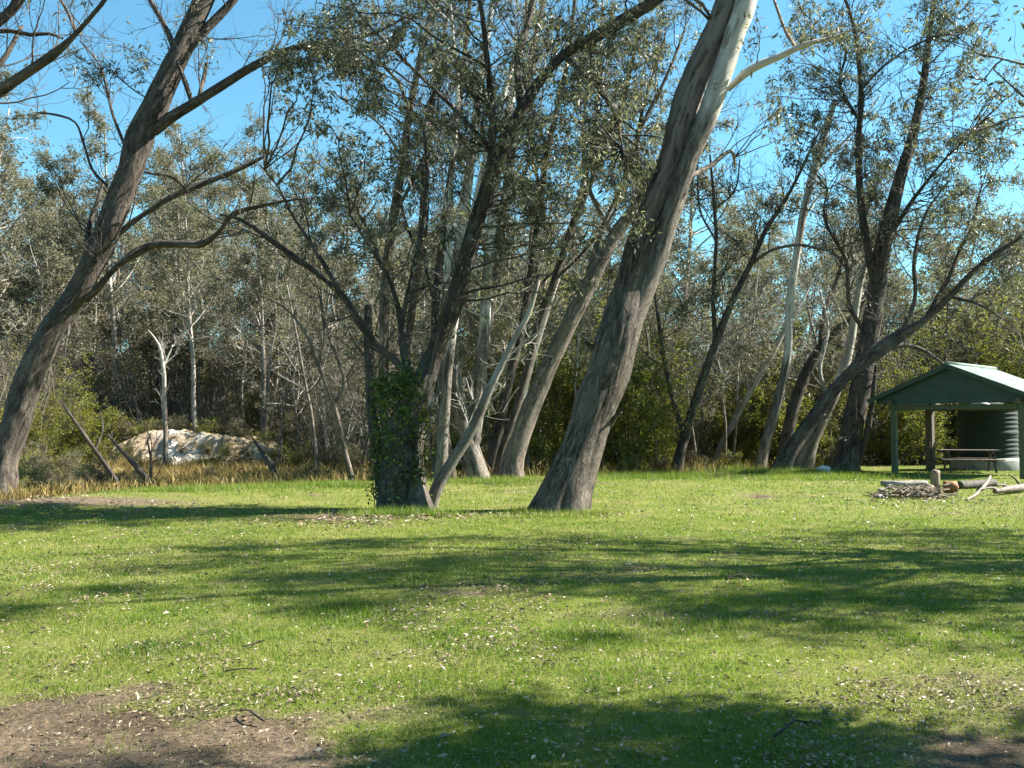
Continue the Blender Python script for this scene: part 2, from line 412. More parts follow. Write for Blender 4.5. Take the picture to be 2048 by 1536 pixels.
# ------------------------------------------------------------------ traced trees
def hero(name, label, Y, trunk, limbs=(), regions=(), bark_m='bark_rough', leaf_m='leaf_gum', drift=0, seed=1,
         twigs=40, twig_len=1.2, leafy=.2, leaf_size=.115, cat='gum tree', sides=20, flare=.35, amp=.10, group=None, per=5, fl=.16, strips=0, base=True, limb_m=None, thin=1.0):
    """trunk / limbs: (px, py, width px) as seen in the photo; limbs: (metres of depth drift, points).
    regions: (px, py, rx, ry, depth offset, depth spread, clusters, leaves per cluster, cluster radius m)"""
    rng = np.random.default_rng(seed)
    def path(pts, dr, Yb=Y):
        n = len(pts); A = []
        for k, (px, py, w) in enumerate(pts):
            y = Yb + dr * (k / max(1, n - 1)); A.append([*P(px, py, y), w * .5 * y / F])
        A = np.array(A); tx = np.gradient(A[:, 0]); tz = np.gradient(A[:, 2]); c = np.abs(tz) / np.maximum(np.hypot(tx, tz), 1e-6)
        A[:, 3] *= np.where(c > .6, c, 1) * .95 * thin      # a leaning stem measures wider across the picture than it is thick
        return A
    A = path(trunk, drift)
    if base:
        x0, y0 = A[0, 0], A[0, 1]; A[0, 2] = gz(x0, y0) - .25
    S = catmull(A, .14 if sides > 12 else .3)
    C, r = S[:, :3], np.maximum(S[:, 3], .004)
    C = C + .07 * r.mean() * np.stack([vnoise(C * .9 + k * 9.1) for k in range(3)], -1) * sstep(0, 1, np.arange(len(C)) / 12.)[:, None]
    h = np.concatenate([[0], np.cumsum(np.linalg.norm(np.diff(C, axis=0), axis=1))])
    rf = r * (1 + flare * .7 * np.exp(-np.maximum(h - .2, 0) / .3))
    b0 = np.array([C[0, 0], C[0, 1], gz(C[0, 0], C[0, 1])])
    root = empty(name, b0); tag(root, label, cat, group)
    Geo().tube(C, rf, sides, amp, 3.2, 0, flute=fl).build('trunk', bark_m, root, shift=b0)
    if strips:      # loose ribbons of bark hanging along the stem
        ns = strips; ks = rng.integers(int(len(C) * .08), int(len(C) * .7), ns); an = rng.uniform(-2.6, -.4, ns)
        n_ = np.stack([np.cos(an), np.sin(an), 0 * an], -1); LS = rng.uniform(.15, .75, ns); wS = rng.uniform(.012, .035, ns); t = np.linspace(0, 1, 6)
        p0 = C[ks] + n_ * (rf[ks] * 1.02)[:, None]; tg = unit(np.gradient(C, axis=0))[ks]; sd = unit(np.cross(n_, tg))
        curl = rng.uniform(.02, .12, ns); mid = p0[:, None] - tg[:, None] * (LS[:, None] * t)[..., None] + n_[:, None] * (curl[:, None] * t ** 2 + .01)[..., None] + sd[:, None] * (rng.normal(size=(ns, 1)) * .05 * t ** 2)[..., None]
        off = sd[:, None] * (wS[:, None] * (1 - .7 * t))[..., None] / 2
        q = np.arange(5) * 2; Q = np.stack([q, q + 1, q + 3, q + 2], -1)
        for a_, o_ in zip(mid, off):
            V = np.stack([a_ - o_, a_ + o_], 1).reshape(-1, 3)
            mesh_obj('bark_strip', V - b0, [Q], bark_m, root, True, {'bark': V * np.array([1, 1, .3])})
    allp = [C[int(len(C) * .35):]]; allr = [r[int(len(C) * .35):]]
    for lk, (dr, pts) in enumerate(limbs):
        px, py, _ = pts[0]
        # depth of the trunk where the limb leaves it
        q = np.array([(EYE * 0 + P(px, py, yy)) for yy in (Y,)])[0]
        k = np.argmin(np.abs(C[:, 2] - q[2]) + np.abs(C[:, 0] - q[0])); Yb = C[k, 1]
        L = catmull(path(pts, dr, Yb), .12)
        LC = L[:, :3] + .015 * np.stack([vnoise(L[:, :3] * 1.7 + k2 * 5.3) for k2 in range(3)], -1)
        Geo().tube(LC, np.maximum(L[:, 3], .004), 10 if L[0, 3] > .06 else 7, amp * .9, 5, h[k]).build('limb', (limb_m or {}).get(lk, bark_m), root, shift=b0)
        allp.append(LC); allr.append(L[:, 3])
    AP = np.vstack(allp); AR = np.concatenate(allr)
    tw = Geo(); LP = []
    if twigs:
        idx = rng.integers(0, len(AP), twigs); big = AR[idx]
        tn = unit(np.vstack([np.gradient(p, axis=0) for p in allp])[idx])
        Ls = twig_len * rng.uniform(.4, 1.5, twigs)
        ends = spray(tw, AP[idx], tn, Ls, np.minimum(big * .5, .006 + .009 * Ls), rng, 4, 4)
        keep = rng.random(len(ends)) < leafy
        # leaves gather on some sprays only
        LP.append(leaf_points(ends[keep], per, rng))
    for (px, py, rx, ry, dY, sp, n, per_c, rad) in regions:
        q0 = rng.uniform(0, 6.28, n); q1 = np.sqrt(rng.random(n)) * 1.1; u = np.stack([np.cos(q0) * q1, np.sin(q0) * q1], -1)
        yy = Y + dY + rng.uniform(-sp, sp, n)
        cen = np.array([P(px + rx * a, py + ry * b, y) for (a, b), y in zip(u, yy)])
        cost = np.linalg.norm(cen[:, None] - AP[None, ::3], axis=2) + .8 * np.maximum(0, AP[None, ::3, 2] - cen[:, None, 2] + .3)
        an = AP[::3][cost.argmin(1)]; d0 = np.linalg.norm(cen - an, axis=1)
        t = np.linspace(0, 1, 8)[None, :, None]
        mid = (an + cen) / 2 + rng.normal(size=an.shape) * d0[:, None] * .13 + np.array([0, 0, 1]) * d0[:, None] * .06
        br = an[:, None] * (1 - t) ** 2 + 2 * t * (1 - t) * mid[:, None] + t * t * cen[:, None]
        br[:, 1:-1] += rng.normal(size=br[:, 1:-1].shape) * d0[:, None, None] * .012
        rr = .006 + .0065 * d0; tw.batch(br, rr, np.full(n, .006), 5)
        # twigs inside each cluster
        k = 9; q, tn = along(br, rng.uniform(.62, 1, size=(n, k))); q = q.reshape(-1, 3); tn = tn.reshape(-1, 3)
        dd = unit(tn * .7 + unit(rng.normal(size=q.shape)) * 1.0)
        s1 = grow(q, dd, rad * rng.uniform(.6, 1.3, len(q)), 6, rng, .35, 0); tw.batch(s1, np.full(len(q), .006), np.full(len(q), .003), 3)
        q2, t2 = along(s1, rng.uniform(.25, 1, size=(len(s1), 3))); q2 = q2.reshape(-1, 3)
        s2 = grow(q2, unit(t2.reshape(-1, 3) + unit(rng.normal(size=q2.shape))), rad * rng.uniform(.25, .6, len(q2)), 4, rng, .4, -.12)
        tw.batch(s2, np.full(len(q2), .003), np.full(len(q2), .002), 3)
        LP.append(leaf_points(s2, max(1, int(round(per_c / (k * 3)))), rng, .05, .1))
    if tw.n: tw.build('twigs', bark_m, root, shift=b0)
    LP = [l for l in LP if len(l)]
    if LP:
        LP = np.vstack(LP)
        leaf_obj('crown', LP, leaf_size * rng.uniform(.45, 1.5, len(LP)), leaf_m, root, rng, .95, .3, shift=b0)
    return root

# ------------------------------------------------------------------ free-standing tree and shrub kinds
def gum(name, seed, H, lean, bark_m, leaf_m, crown0=.35, nleaf=7, leaf=.22, spread=.28, fork=2, rbase=.16, kids=5, nlimb=16):
    rng = np.random.default_rng(seed); root = empty(name, (0, 0, 0))
    tr = Geo(); stems = []
    for f in range(fork):
        az = rng.uniform(0, 6.28); k = np.linspace(0, 1, 9)
        s = (lean if f == 0 else lean + rng.uniform(.1, .3)) * H
        x = np.cos(az) * s * k ** 1.3 + rng.normal(size=9) * .12 * k; y = np.sin(az) * s * k ** 1.3 + rng.normal(size=9) * .12 * k
        hh = H * (1 if f == 0 else rng.uniform(.7, .95))
        z = -.3 + (hh + .3) * k
        r = rbase * (1 if f == 0 else .75) * (1 - .82 * k)
        S = catmull(np.stack([x, y, z, r], 1), .5); tr.tube(S[:, :3], S[:, 3] * (1 + .5 * np.exp(-np.maximum(S[:, 2], 0) / .3)), 9, .1, 3)
        stems.append(S)
    tr.build('trunk', bark_m, root)
    br = Geo(); ends = []
    for S in stems:
        lo = int(len(S) * crown0); idx = rng.integers(lo, len(S), nlimb); t = idx / len(S)
        L = H * spread * (1.15 - .75 * (t - crown0) / (1 - crown0)) * rng.uniform(.5, 1.1, len(idx))
        az = rng.uniform(0, 6.28, len(idx)); el = rng.uniform(.2, 1.0, len(idx))
        d = np.stack([np.cos(az) * np.cos(el), np.sin(az) * np.cos(el), np.sin(el)], -1)
        p = grow(S[idx, :3], d, L, 8, rng, .22, .05); br.batch(p, np.minimum(S[idx, 3] * .6, .015 + .012 * L), np.full(len(idx), .012), 4)
        ends.append(spray(br, *[a.reshape(-1, 3) for a in along(p, rng.uniform(.4, 1, size=(len(p), 3)))],
                          np.repeat(L * .35, 3), np.full(len(p) * 3, .016), rng, kids, 3, .8, .2, .3))
    E = np.vstack(ends); br.build('branches', bark_m, root)
    keep = rng.random(len(E)) < .8
    lp = leaf_points(E[keep], nleaf, rng, .16, 0)
    cl = np.clip(.5 + .35 * fbm(lp * .9 + seed, 2) + .22 * rng.normal(size=len(lp)), 0, 1)
    leaf_obj('crown', lp, leaf * rng.uniform(.6, 1.3, len(lp)), leaf_m, root, rng, .45, .36, tint=cl)
    return root

def shrub(name, seed, H, Wd, stems, leaf_m, leaf=.12, nleaf=6, bark_m='bark_far', kids=5, lowest=.12):
    rng = np.random.default_rng(seed); root = empty(name, (0, 0, 0)); g = Geo()
    az = rng.uniform(0, 6.28, stems); a = np.stack([np.cos(az), np.sin(az), np.zeros(stems)], -1) * rng.uniform(0, .12, stems)[:, None] * Wd
    a[:, 2] = -.1
    d = np.stack([np.cos(az) * Wd / H, np.sin(az) * Wd / H, np.full(stems, 1.0)], -1) * np.array([.7, .7, 1])
    L = H * rng.uniform(.55, 1.05, stems)
    p = grow(a, d + rng.normal(size=d.shape) * .12, L, 9, rng, .16, .06); g.batch(p, .008 + .007 * L, np.full(stems, .006), 5)
    c = 7; t = rng.uniform(lowest, 1, size=(stems, c)); q, tn = along(p, t)
    e = spray(g, q.reshape(-1, 3), tn.reshape(-1, 3), np.repeat(L, c) * rng.uniform(.15, .4, stems * c), np.full(stems * c, .008), rng, kids, 3, 1.0, .1, .3)
    g.build('stems', bark_m, root)
    lp = leaf_points(e[rng.random(len(e)) < .85], nleaf, rng, .05, 0)
    lp[:, 2] = np.maximum(lp[:, 2], .12)
    cl = np.clip(.5 + .4 * fbm(lp * 1.6 + seed, 2) + .2 * rng.normal(size=len(lp)), 0, 1)
    leaf_obj('foliage', lp, leaf * rng.uniform(.6, 1.3, len(lp)), leaf_m, root, rng, .1, .36, tint=cl)
    return root

def copy_tree(o, name=None):
    c = o.copy(); COL.objects.link(c)
    for ch in list(o.children):
        k = ch.copy(); COL.objects.link(k); k.parent = c
    return c

USED = {}
def put(proto, x, y, rz, s, label, cat, group, sz=None):
    key = proto.name
    o = proto if key not in USED else copy_tree(proto)
    USED[key] = 1
    o.location = (x, y, gz(x, y)); o.rotation_euler = (0, 0, rz); o.scale = (s, s, (sz or 1) * s)
    tag(o, label, cat, group); return o

# ================================================================== SETTING
def dirt_mask(x, y):
    s = x
    left = sstep(.55, -.35, (y - (5.75 - .18 * np.maximum(x + 3, 0))) + .55 * n2(x, y, 1.1, 9) + .5 * n2(x, y, 3.4, 10) + .25 * n2(x, y, 9., 11)) * sstep(.2, -1.1, x + .5 * n2(x, y, 1.3, 4))
    corner = sstep(.5, -.2, y - 4.95 + .4 * n2(x, y, 1.4, 12)) * sstep(1.5, 2.3, x)
    worn = .62 * np.exp(-(((x - 3.1) / 1.3) ** 2 + ((y - 6.0) / .75) ** 2))
    worn2 = .75 * np.exp(-(((x + 3.2) / 1.5) ** 2 + ((y - 17.1) / .9) ** 2))
    worn3 = .55 * np.exp(-(((x + .6) / .6) ** 2 + ((y - 5.6) / .4) ** 2))
    spots = .6 * sstep(.16, .6, n2(x, y, .7, 21)) + .5 * sstep(.15, .55, n2(x, y, 2.1, 22))
    near = sstep(4.3, 3.4, y + .4 * n2(x, y, .9, 3))
    return np.clip(np.maximum.reduce([left, corner, worn, worn2, worn3, near, spots * .9]), 0, 1)

def zones(x, y):
    e = y - lawn_edge(x, y) + .9 * n2(x, y, .45, 8)
    off = sstep(-.6, .9, e)
    dry = off * sstep(52, 46, y) * sstep(.45, .15, x / np.maximum(y, 3))
    leaf = off * (1 - .95 * dry)
    under = .8 * np.exp(-(((x + 9.3) / 4.0) ** 2 + ((y - 19.8) / 1.3) ** 2))
    return dry, np.maximum(leaf, under)

def axis(parts):
    return np.unique(np.concatenate([np.arange(a, b, s) for a, b, s in parts]).round(4))
gx = axis([(-900, -200, 60), (-200, -60, 10), (-60, -24, 1.5), (-24, 24, .16), (24, 60, 1.5), (60, 200, 10), (200, 961, 60)])
gy = axis([(-300, -40, 40), (-40, -4, 2), (-4, 3, .5), (3, 36, .14), (36, 56, .6), (56, 160, 3), (160, 400, 12), (400, 1201, 80)])
X, Yg = np.meshgrid(gx, gy); xf, yf = X.ravel(), Yg.ravel()
V = np.stack([xf, yf, ground_z(xf, yf)], -1)
nx = len(gx); i = np.arange(len(gy) - 1)[:, None] * nx; j = np.arange(nx - 1)
Qd = np.stack([i + j, i + j + 1, i + nx + j + 1, i + nx + j], -1).reshape(-1, 4)
dr_, lf_ = zones(xf, yf)
zc = np.stack([dirt_mask(xf, yf) * (1 - lf_), dr_, lf_, np.ones_like(xf)], -1)
tag(mesh_obj('ground', V, [Qd], 'ground', None, True, {'zone': zc}), kind='structure')

# lawn grass: blades, thinner and smaller near, denser where the turf is whole
def lawn():
    rng = np.random.default_rng(5); parts = []
    for (y0, y1, n, h, w) in ((3.6, 6.5, 190000, .034, .0042), (6.5, 10, 170000, .038, .0055), (10, 17, 170000, .045, .009), (17, 40, 150000, .06, .016)):
        y = np.sqrt(rng.uniform(y0 ** 2, y1 ** 2, n)); x = rng.uniform(-.66, .70, n) * y + rng.uniform(-1.2, 1.2, n)
        dm = dirt_mask(x, y); dry, lf = zones(x, y)
        cl = n2(x, y, 3.0, 31)
        keep = rng.random(n) < np.clip(1.05 - 1.0 * dm - np.maximum(dry, lf) * 1.1 + .55 * cl - .12, 0.03, 1) * (1 - sstep(.4, .9, np.maximum(dry, lf)))
        x, y, dm, cl = x[keep], y[keep], dm[keep], cl[keep]
        tuft = sstep(.30, .75, n2(x, y, 1.1, 41)) * sstep(14, 9, y)
        hh = h * rng.uniform(.45, 1.3, len(x)) * (1 + .75 * cl + .5 * tuft)
        parts.append((x, y, hh, np.full(len(x), w), dm, tuft))
    # a few lush tufts
    for (px, py, rr) in ((700, 1225, .22), (690, 1215, .2), (1160, 1275, .18), (840, 1160, .2), (300, 1300, .2), (1380, 1250, .25)):
        yy = F * EYE / (py - 850.); xx = (px - 1024) / F * yy
        n = 900; a = rng.normal(size=(n, 2)) * rr
        parts.append((xx + a[:, 0], yy + a[:, 1], .085 * rng.uniform(.5, 1.2, n), np.full(n, .006), np.zeros(n), np.ones(n)))
    # longer grass left standing round the feet of the trunks
    for (px, py, rr, hg) in ((1060, 1024, .28, .16), (1170, 1026, .3, .14), (1110, 1034, .35, .12), (770, 1030, .4, .2), (850, 1030, .35, .22), (965, 968, .7, .22), (1020, 964, .6, .2), (1350, 952, .6, .26), (1520, 946, .8, .26), (1570, 958, .7, .22), (1610, 948, .8, .3), (1690, 957, .8, .25),
                         (1430, 940, .7, .3), (1280, 955, 1.2, .25), (710, 980, .5, .2), (600, 978, 1.2, .16), (420, 985, 1.2, .16), (330, 992, .4, .16)):
        yy = F * EYE / (py - 850.); xx = (px - 1024) / F * yy; n = int(1500 * rr / .4)
        a = rng.normal(size=(n, 2)) * rr * np.array([1, .55])
        parts.append((xx + a[:, 0], yy + a[:, 1], hg * rng.uniform(.3, 1.2, n), np.full(n, .009), np.full(n, .3), np.full(n, .6)))
    x, y, hh, w, dm, tuft = [np.concatenate(c) for c in zip(*parts)]
    n = len(x); b = np.stack([x, y, ground_z(x, y) - .004], -1)
    az = rng.uniform(0, 6.28, n); side = np.stack([np.cos(az), np.sin(az), np.zeros(n)], -1)
    ln = rng.normal(size=(n, 3)) * .55; ln[:, 2] = 1; ln = unit(ln)
    V = np.stack([b - side * w[:, None] / 2, b + side * w[:, None] / 2, b + ln * hh[:, None]], 1).reshape(-1, 3)
    patch = n2(x, y, .5, 51); fine = n2(x, y, 2.4, 52)
    t = np.clip(.42 + .30 * patch + .34 * fine + .2 * n2(x, y, 6.5, 53) + .16 * rng.normal(size=n) + .25 * dm - .22 * tuft, 0, .80)
    t = np.where(rng.random(n) < .09 + .25 * dm + .22 * np.maximum(patch, 0) + .15 * np.maximum(fine, 0), rng.uniform(.85, 1, n), t)
    tag(mesh_obj('lawn_grass', V, [np.arange(n * 3).reshape(n, 3)], 'grass', None, False, None, {'tint': t}),
        'short bright green lawn grass with worn straw patches', 'grass', kind='stuff')
lawn()

def litter():
    rng = np.random.default_rng(6); n = 170000
    y = 1 / rng.uniform(1 / 40., 1 / 3.6, n); y = np.where(rng.random(n) < .3, rng.uniform(4, 32, n), y)
    x = rng.uniform(-.64, .68, n) * y
    c = n2(x, y, .8, 61) + .7 * n2(x, y, 3.1, 62) + .12 * dirt_mask(x, y)
    keep = rng.random(n) < np.clip(.14 + .86 * sstep(.0, .75, c), 0, 1) * (1 - .55 * sstep(.5, .9, dirt_mask(x, y)))
    x, y = x[keep], y[keep]; big = np.ones((len(x), 1))
    for (px, py, rr, m) in ((1112, 1026, .62, 420), (806, 1030, .75, 650), (690, 1046, .8, 500), (960, 968, .9, 300), (1020, 964, .8, 200), (1555, 956, .8, 200), (1690, 957, .9, 250), (15, 1000, .9, 300), (150, 1020, 1.6, 700), (1820, 1000, 1.1, 300)):
        yy = F * EYE / (py - 850.); xx = (px - 1024) / F * yy; a = rng.normal(size=(m, 2)) * rr
        x = np.append(x, xx + a[:, 0]); y = np.append(y, yy + a[:, 1] * .6 - .1); big = np.vstack([big, rng.uniform(1, 3.2, (m, 1))])
    n = len(x)
    pos = np.stack([x, y, ground_z(x, y) + rng.uniform(.008, .04, n)], -1)
    d = rng.normal(size=(n, 3)); d[:, 2] *= .3; d = unit(d); w = unit(np.cross(d, np.array([0, 0, 1]) + rng.normal(size=(n, 3)) * .55)); nn = np.cross(d, w)
    L = (.011 + .042 * rng.beta(1.2, 3.6, n)) * np.interp(y, [4, 10, 30], [1, 1.45, 2.2]); L = np.where(rng.random(n) < .02, L * 1.7, L)[:, None]; W = L * rng.uniform(.25, .6, n)[:, None]
    L = L * big; W = np.minimum(W * big, .03 + W * .2)
    m = pos + nn * L * .15 * rng.choice([-1, 1], n)[:, None]
    V = np.stack([pos - d * L / 2, m + w * W / 2, pos + d * L / 2, m - w * W / 2], 1).reshape(-1, 3)
    tag(mesh_obj('fallen_leaves', V, [np.arange(n * 4).reshape(n, 4)], 'dead_leaf', None, False, None, {'tint': np.clip(rng.normal(.44, .28, n), 0, 1)}),
        'pale dead gum leaves scattered over the lawn', 'leaf litter', kind='stuff')
litter()

def dry_grass():
    rng = np.random.default_rng(8); parts = []
    n = 150000; y = rng.uniform(19, 49, n); x = rng.uniform(-.66, .42, n) * y
    dry, lf = zones(x, y); cl = n2(x, y, .6, 71); s = x / y
    p = np.clip(dry * (.55 + .9 * cl), 0, 1) * np.where(s > -.1, .35, 1)
    k = rng.random(n) < p; x, y, cl = x[k], y[k], cl[k]; n = len(x)
    h = (.26 + .26 * sstep(-.3, .6, cl) + .16 * sstep(28, 34, y)) * rng.uniform(.5, 1.2, n)
    b = np.stack([x, y, ground_z(x, y) - .01], -1); az = rng.uniform(0, 6.28, n)
    side = np.stack([np.cos(az), np.sin(az), 0 * az], -1) * .012
    ln = rng.normal(size=(n, 3)) * .3; ln[:, 2] = 1; ln = unit(ln); tip = ln + rng.normal(size=(n, 3)) * np.array([.3, .3, .05])
    md = b + ln * h[:, None] * .6
    V = np.stack([b - side, b + side, md + side * .7, b + unit(tip) * h[:, None], md - side * .7], 1).reshape(-1, 3)
    f = np.arange(n)[:, None] * 5
    tag(mesh_obj('dry_grass', V, [f + np.array([0, 1, 2, 3, 4])], 'dry_grass', None, False, None,
        {'tint': np.clip(.5 + .3 * cl + .25 * rng.normal(size=n), 0, 1)}), 'golden dry grass on the flat beyond the lawn', 'grass', kind='stuff')
dry_grass()

def sand_bank():
    nu, nv = 240, 90
    u = np.linspace(0, 1, nu); v = np.linspace(0, 1, nv) ** 1.4; U, Vv = np.meshgrid(u, v); U, Vv = U.ravel(), Vv.ravel()
    x = -19.6 + 10.6 * U; y = 41.5 + 9 * Vv + 1.5 * n2(U * 5, Vv * 0, 1, 3)
    gully = 1 - np.abs(n2(U * 13 + .4 * n2(U * 9, Vv * 9, 1, 2), Vv * 2.0, 1, 13))
    prof = (.42 * sstep(0, .12, Vv) + .58 * sstep(.10 + .05 * n2(U * 8, Vv * 0, 1, 19), .26, Vv)) * sstep(1.0, .5, Vv)
    crest = np.interp(U, [0, .12, .3, .45, .6, .75, .88, 1], [0, .55, .95, 1.0, .85, .8, .5, 0])
    h = 1.85 * prof * crest * (.8 + .28 * gully) + (.16 * n2(x, y * .6, 1.6, 6) + .09 * n2(x, y, 5, 16)) * sstep(0, .06, Vv)
    z = ground_z(x, y) - .3 + h
    bare = np.exp(-(((x + 14.7 + .5 * (z - 1)) / .95) ** 2)) * sstep(.03, .1, Vv) * sstep(.30, .22, Vv) * sstep(-.35, .0, n2(x, z, 1.6, 7))
    i = np.arange(nv - 1)[:, None] * nu; j = np.arange(nu - 1)
    tag(mesh_obj('sandy_bank', np.stack([x, y, z], -1), [np.stack([i + j, i + j + 1, i + nu + j + 1, i + nu + j], -1).reshape(-1, 4)], 'sand', None, True,
        {'bare': bare}), 'eroded pale sand bank beyond the dry grass', kind='structure')
sand_bank()

# ================================================================== THE TRACED TREES
hero('leaning_gum_tree', 'huge leaning gum with twin fused stems, bare trunk standing alone on the open lawn', 18.5,
     [(1116, 1030, 118), (1132, 985, 108), (1149, 937, 99), (1171, 865, 92), (1196, 792, 92), (1225, 719, 94), (1246, 646, 88), (1262, 573, 72), (1276, 500, 64), (1306, 414, 58), (1340, 331, 57), (1360, 248, 60), (1388, 166, 60), (1423, 83, 57), (1456, 0, 54), (1500, -130, 44), (1560, -300, 36), (1640, -480, 24)],
     [(.35, [(1248, 690, 60), (1262, 640, 58), (1290, 573, 50), (1320, 500, 46), (1346, 414, 44), (1374, 331, 42), (1409, 248, 46), (1437, 166, 48), (1465, 83, 46), (1494, 0, 46), (1530, -130, 32), (1545, -300, 32), (1560, -450, 22)]),
      (-.8, [(1455, 180, 20), (1500, 140, 18), (1560, 112, 15), (1610, 88, 12), (1680, 72, 8), (1740, 40, 5)]),
      (.7, [(1590, 95, 9), (1570, 60, 8), (1548, 0, 6)]),
      (1.2, [(1380, 352, 12), (1420, 332, 10), (1462, 302, 8), (1470, 335, 5)]),
      (-.25, [(1216, 850, 20), (1232, 832, 14), (1243, 824, 8)]), (-.3, [(1190, 700, 16), (1178, 690, 11), (1172, 684, 7)]), (-.3, [(1300, 470, 14), (1312, 455, 9), (1316, 440, 5)]),
      (-1.0, [(1500, -130, 22), (1400, -260, 18), (1280, -330, 12), (1180, -420, 8)]),
      (1.0, [(1560, -300, 20), (1680, -400, 15), (1800, -440, 10)])],
     [(1640, 40, 130, 60, -.5, 1.2, 7, 80, .5), (1240, -330, 200, 130, 0, 2, 14, 160, .7), (1600, -440, 260, 130, 0, 2.5, 22, 160, .7), (1560, 270, 60, 80, 1.2, .5, 4, 60, .4)],
     'bark_big', drift=1.2, seed=21, twigs=16, twig_len=.9, leafy=.12, sides=48, flare=.10, amp=.15, fl=.30, strips=46, limb_m={0: 'bark_stem', 1: 'bark_stem'})

hero('ivy_clad_gum_tree', 'broad many-limbed gum left of the big leaning trunk, its thick base wrapped in green ivy', 18.7,
     [(808, 1026, 112), (806, 975, 96), (806, 900, 84), (818, 830, 74), (846, 770, 56), (878, 690, 44), (914, 590, 42), (952, 450, 38), (998, 320, 32), (1048, 210, 29), (1118, 118, 29), (1200, 68, 27), (1310, 0, 24), (1440, -90, 18), (1560, -190, 10)],
     [(-.5, [(838, 770, 26), (782, 715, 24), (757, 697, 22), (724, 650, 22), (688, 595, 20), (640, 551, 16), (600, 522, 14), (540, 480, 11), (485, 440, 7), (440, 430, 4)]),
      (.3, [(690, 598, 12), (660, 548, 12), (630, 500, 10), (590, 440, 7), (560, 380, 5), (520, 330, 3)]),
      (.5, [(832, 790, 20), (806, 700, 17), (800, 640, 14), (785, 575, 11), (752, 512, 8), (700, 430, 5)]),
      (.8, [(802, 650, 12), (822, 560, 11), (842, 470, 10), (855, 360, 8), (850, 250, 6), (880, 150, 4)]),
      (-.6, [(846, 780, 18), (868, 720, 14), (882, 640, 9), (905, 560, 5)]),
      (.9, [(770, 980, 34), (752, 880, 26), (742, 780, 24), (738, 690, 22), (735, 612, 18)]),
      (-1.4, [(940, 480, 20), (975, 390, 18), (985, 250, 16), (975, 120, 13), (960, 0, 10), (930, -130, 6)]),
      (1.3, [(1040, 225, 16), (1035, 120, 14), (1060, 30, 12), (1075, -100, 8)]),
      (-1.2, [(1125, 112, 14), (1180, 160, 10), (1230, 230, 7), (1245, 300, 4)]),
      (1.0, [(1000, 318, 14), (900, 210, 12), (800, 110, 9), (720, 30, 6), (680, -40, 4)])],
     [(850, 130, 290, 170, -.3, 2.2, 56, 95, .34), (1120, 190, 200, 210, .2, 2.0, 48, 95, .34), (680, 110, 120, 90, 0, 1, 12, 110, .36), (1240, 290, 90, 190, .5, 1.5, 21, 90, .33),
      (940, 380, 290, 150, 1, 1.5, 30, 75, .33), (1060, 500, 190, 110, 1, 1, 16, 70, .32), (1000, -200, 320, 130, 0, 3, 22, 170, .65), (1400, -180, 180, 100, 0, 2, 12, 160, .6)],
     'bark_dark', drift=1.0, seed=22, twigs=150, twig_len=1.0, leafy=.12, sides=32, flare=.06, amp=.2, fl=.25, strips=30)

hero('leaning_gum_tree', 'tall dark gum leaning in from the left edge with long bare side limbs reaching right', 22,
     [(2, 1000, 62), (5, 950, 58), (14, 905, 56), (32, 842, 60), (52, 773, 60), (80, 705, 58), (116, 637, 54), (160, 578, 54), (190, 520, 56), (210, 478, 56), (233, 410, 56), (260, 342, 54), (280, 273, 60), (314, 205, 56), (344, 137, 48), (372, 75, 48), (402, 10, 42), (440, -80, 36), (470, -220, 26), (480, -360, 16)],
     [(-1.2, [(172, 600, 24), (200, 572, 22), (232, 535, 21), (268, 508, 19), (312, 490, 17), (360, 488, 15), (405, 486, 14), (440, 462, 13), (468, 428, 11), (520, 412, 8), (575, 402, 5), (610, 398, 3)]),
      (.8, [(212, 492, 18), (255, 452, 17), (300, 420, 16), (345, 393, 14), (392, 373, 13), (450, 350, 11), (510, 322, 9), (550, 300, 7), (572, 284, 4)]),
      (-1.0, [(308, 262, 26), (345, 232, 25), (385, 208, 22), (430, 180, 20), (490, 142, 18), (552, 108, 16), (610, 92, 14), (680, 80, 11), (760, 62, 7), (820, 30, 4)]),
      (-.3, [(386, 208, 12), (372, 170, 11), (354, 125, 8)]), (.4, [(376, 100, 26), (415, 55, 25), (462, 5, 22), (530, -80, 16), (600, -170, 9)]),
      (.5, [(346, 90, 15), (328, 48, 13), (300, 0, 11), (270, -60, 7)]),
      (.6, [(396, 205, 9), (405, 165, 8), (412, 125, 5)]),
      (.7, [(250, 290, 8), (226, 230, 7), (212, 170, 6), (198, 130, 5), (160, 82, 4)]),
      (-.6, [(216, 372, 8), (185, 340, 7), (168, 290, 6), (150, 245, 6), (110, 230, 5), (75, 226, 3)]),
      (.5, [(378, 385, 7), (345, 355, 6), (295, 345, 5), (262, 330, 3)]), (.6, [(190, 540, 15), (176, 500, 13), (180, 450, 12), (196, 400, 9), (208, 362, 6)])],
     [(230, 118, 70, 45, 0, .6, 7, 45, .4), (420, 70, 40, 60, .3, .5, 4, 40, .35), (650, 130, 85, 45, -.6, .6, 12, 210, .42), (700, 60, 70, 60, -.8, .8, 8, 170, .45), (160, 145, 30, 15, 0, .3, 2, 30, .3),
      (440, -220, 230, 120, 0, 2, 22, 170, .6), (600, 320, 50, 40, .6, .5, 5, 120, .4)],
     'bark_dark', drift=.6, seed=23, twigs=80, twig_len=1.15, leafy=.03, sides=32, flare=.2, amp=.16, fl=.2, strips=34)

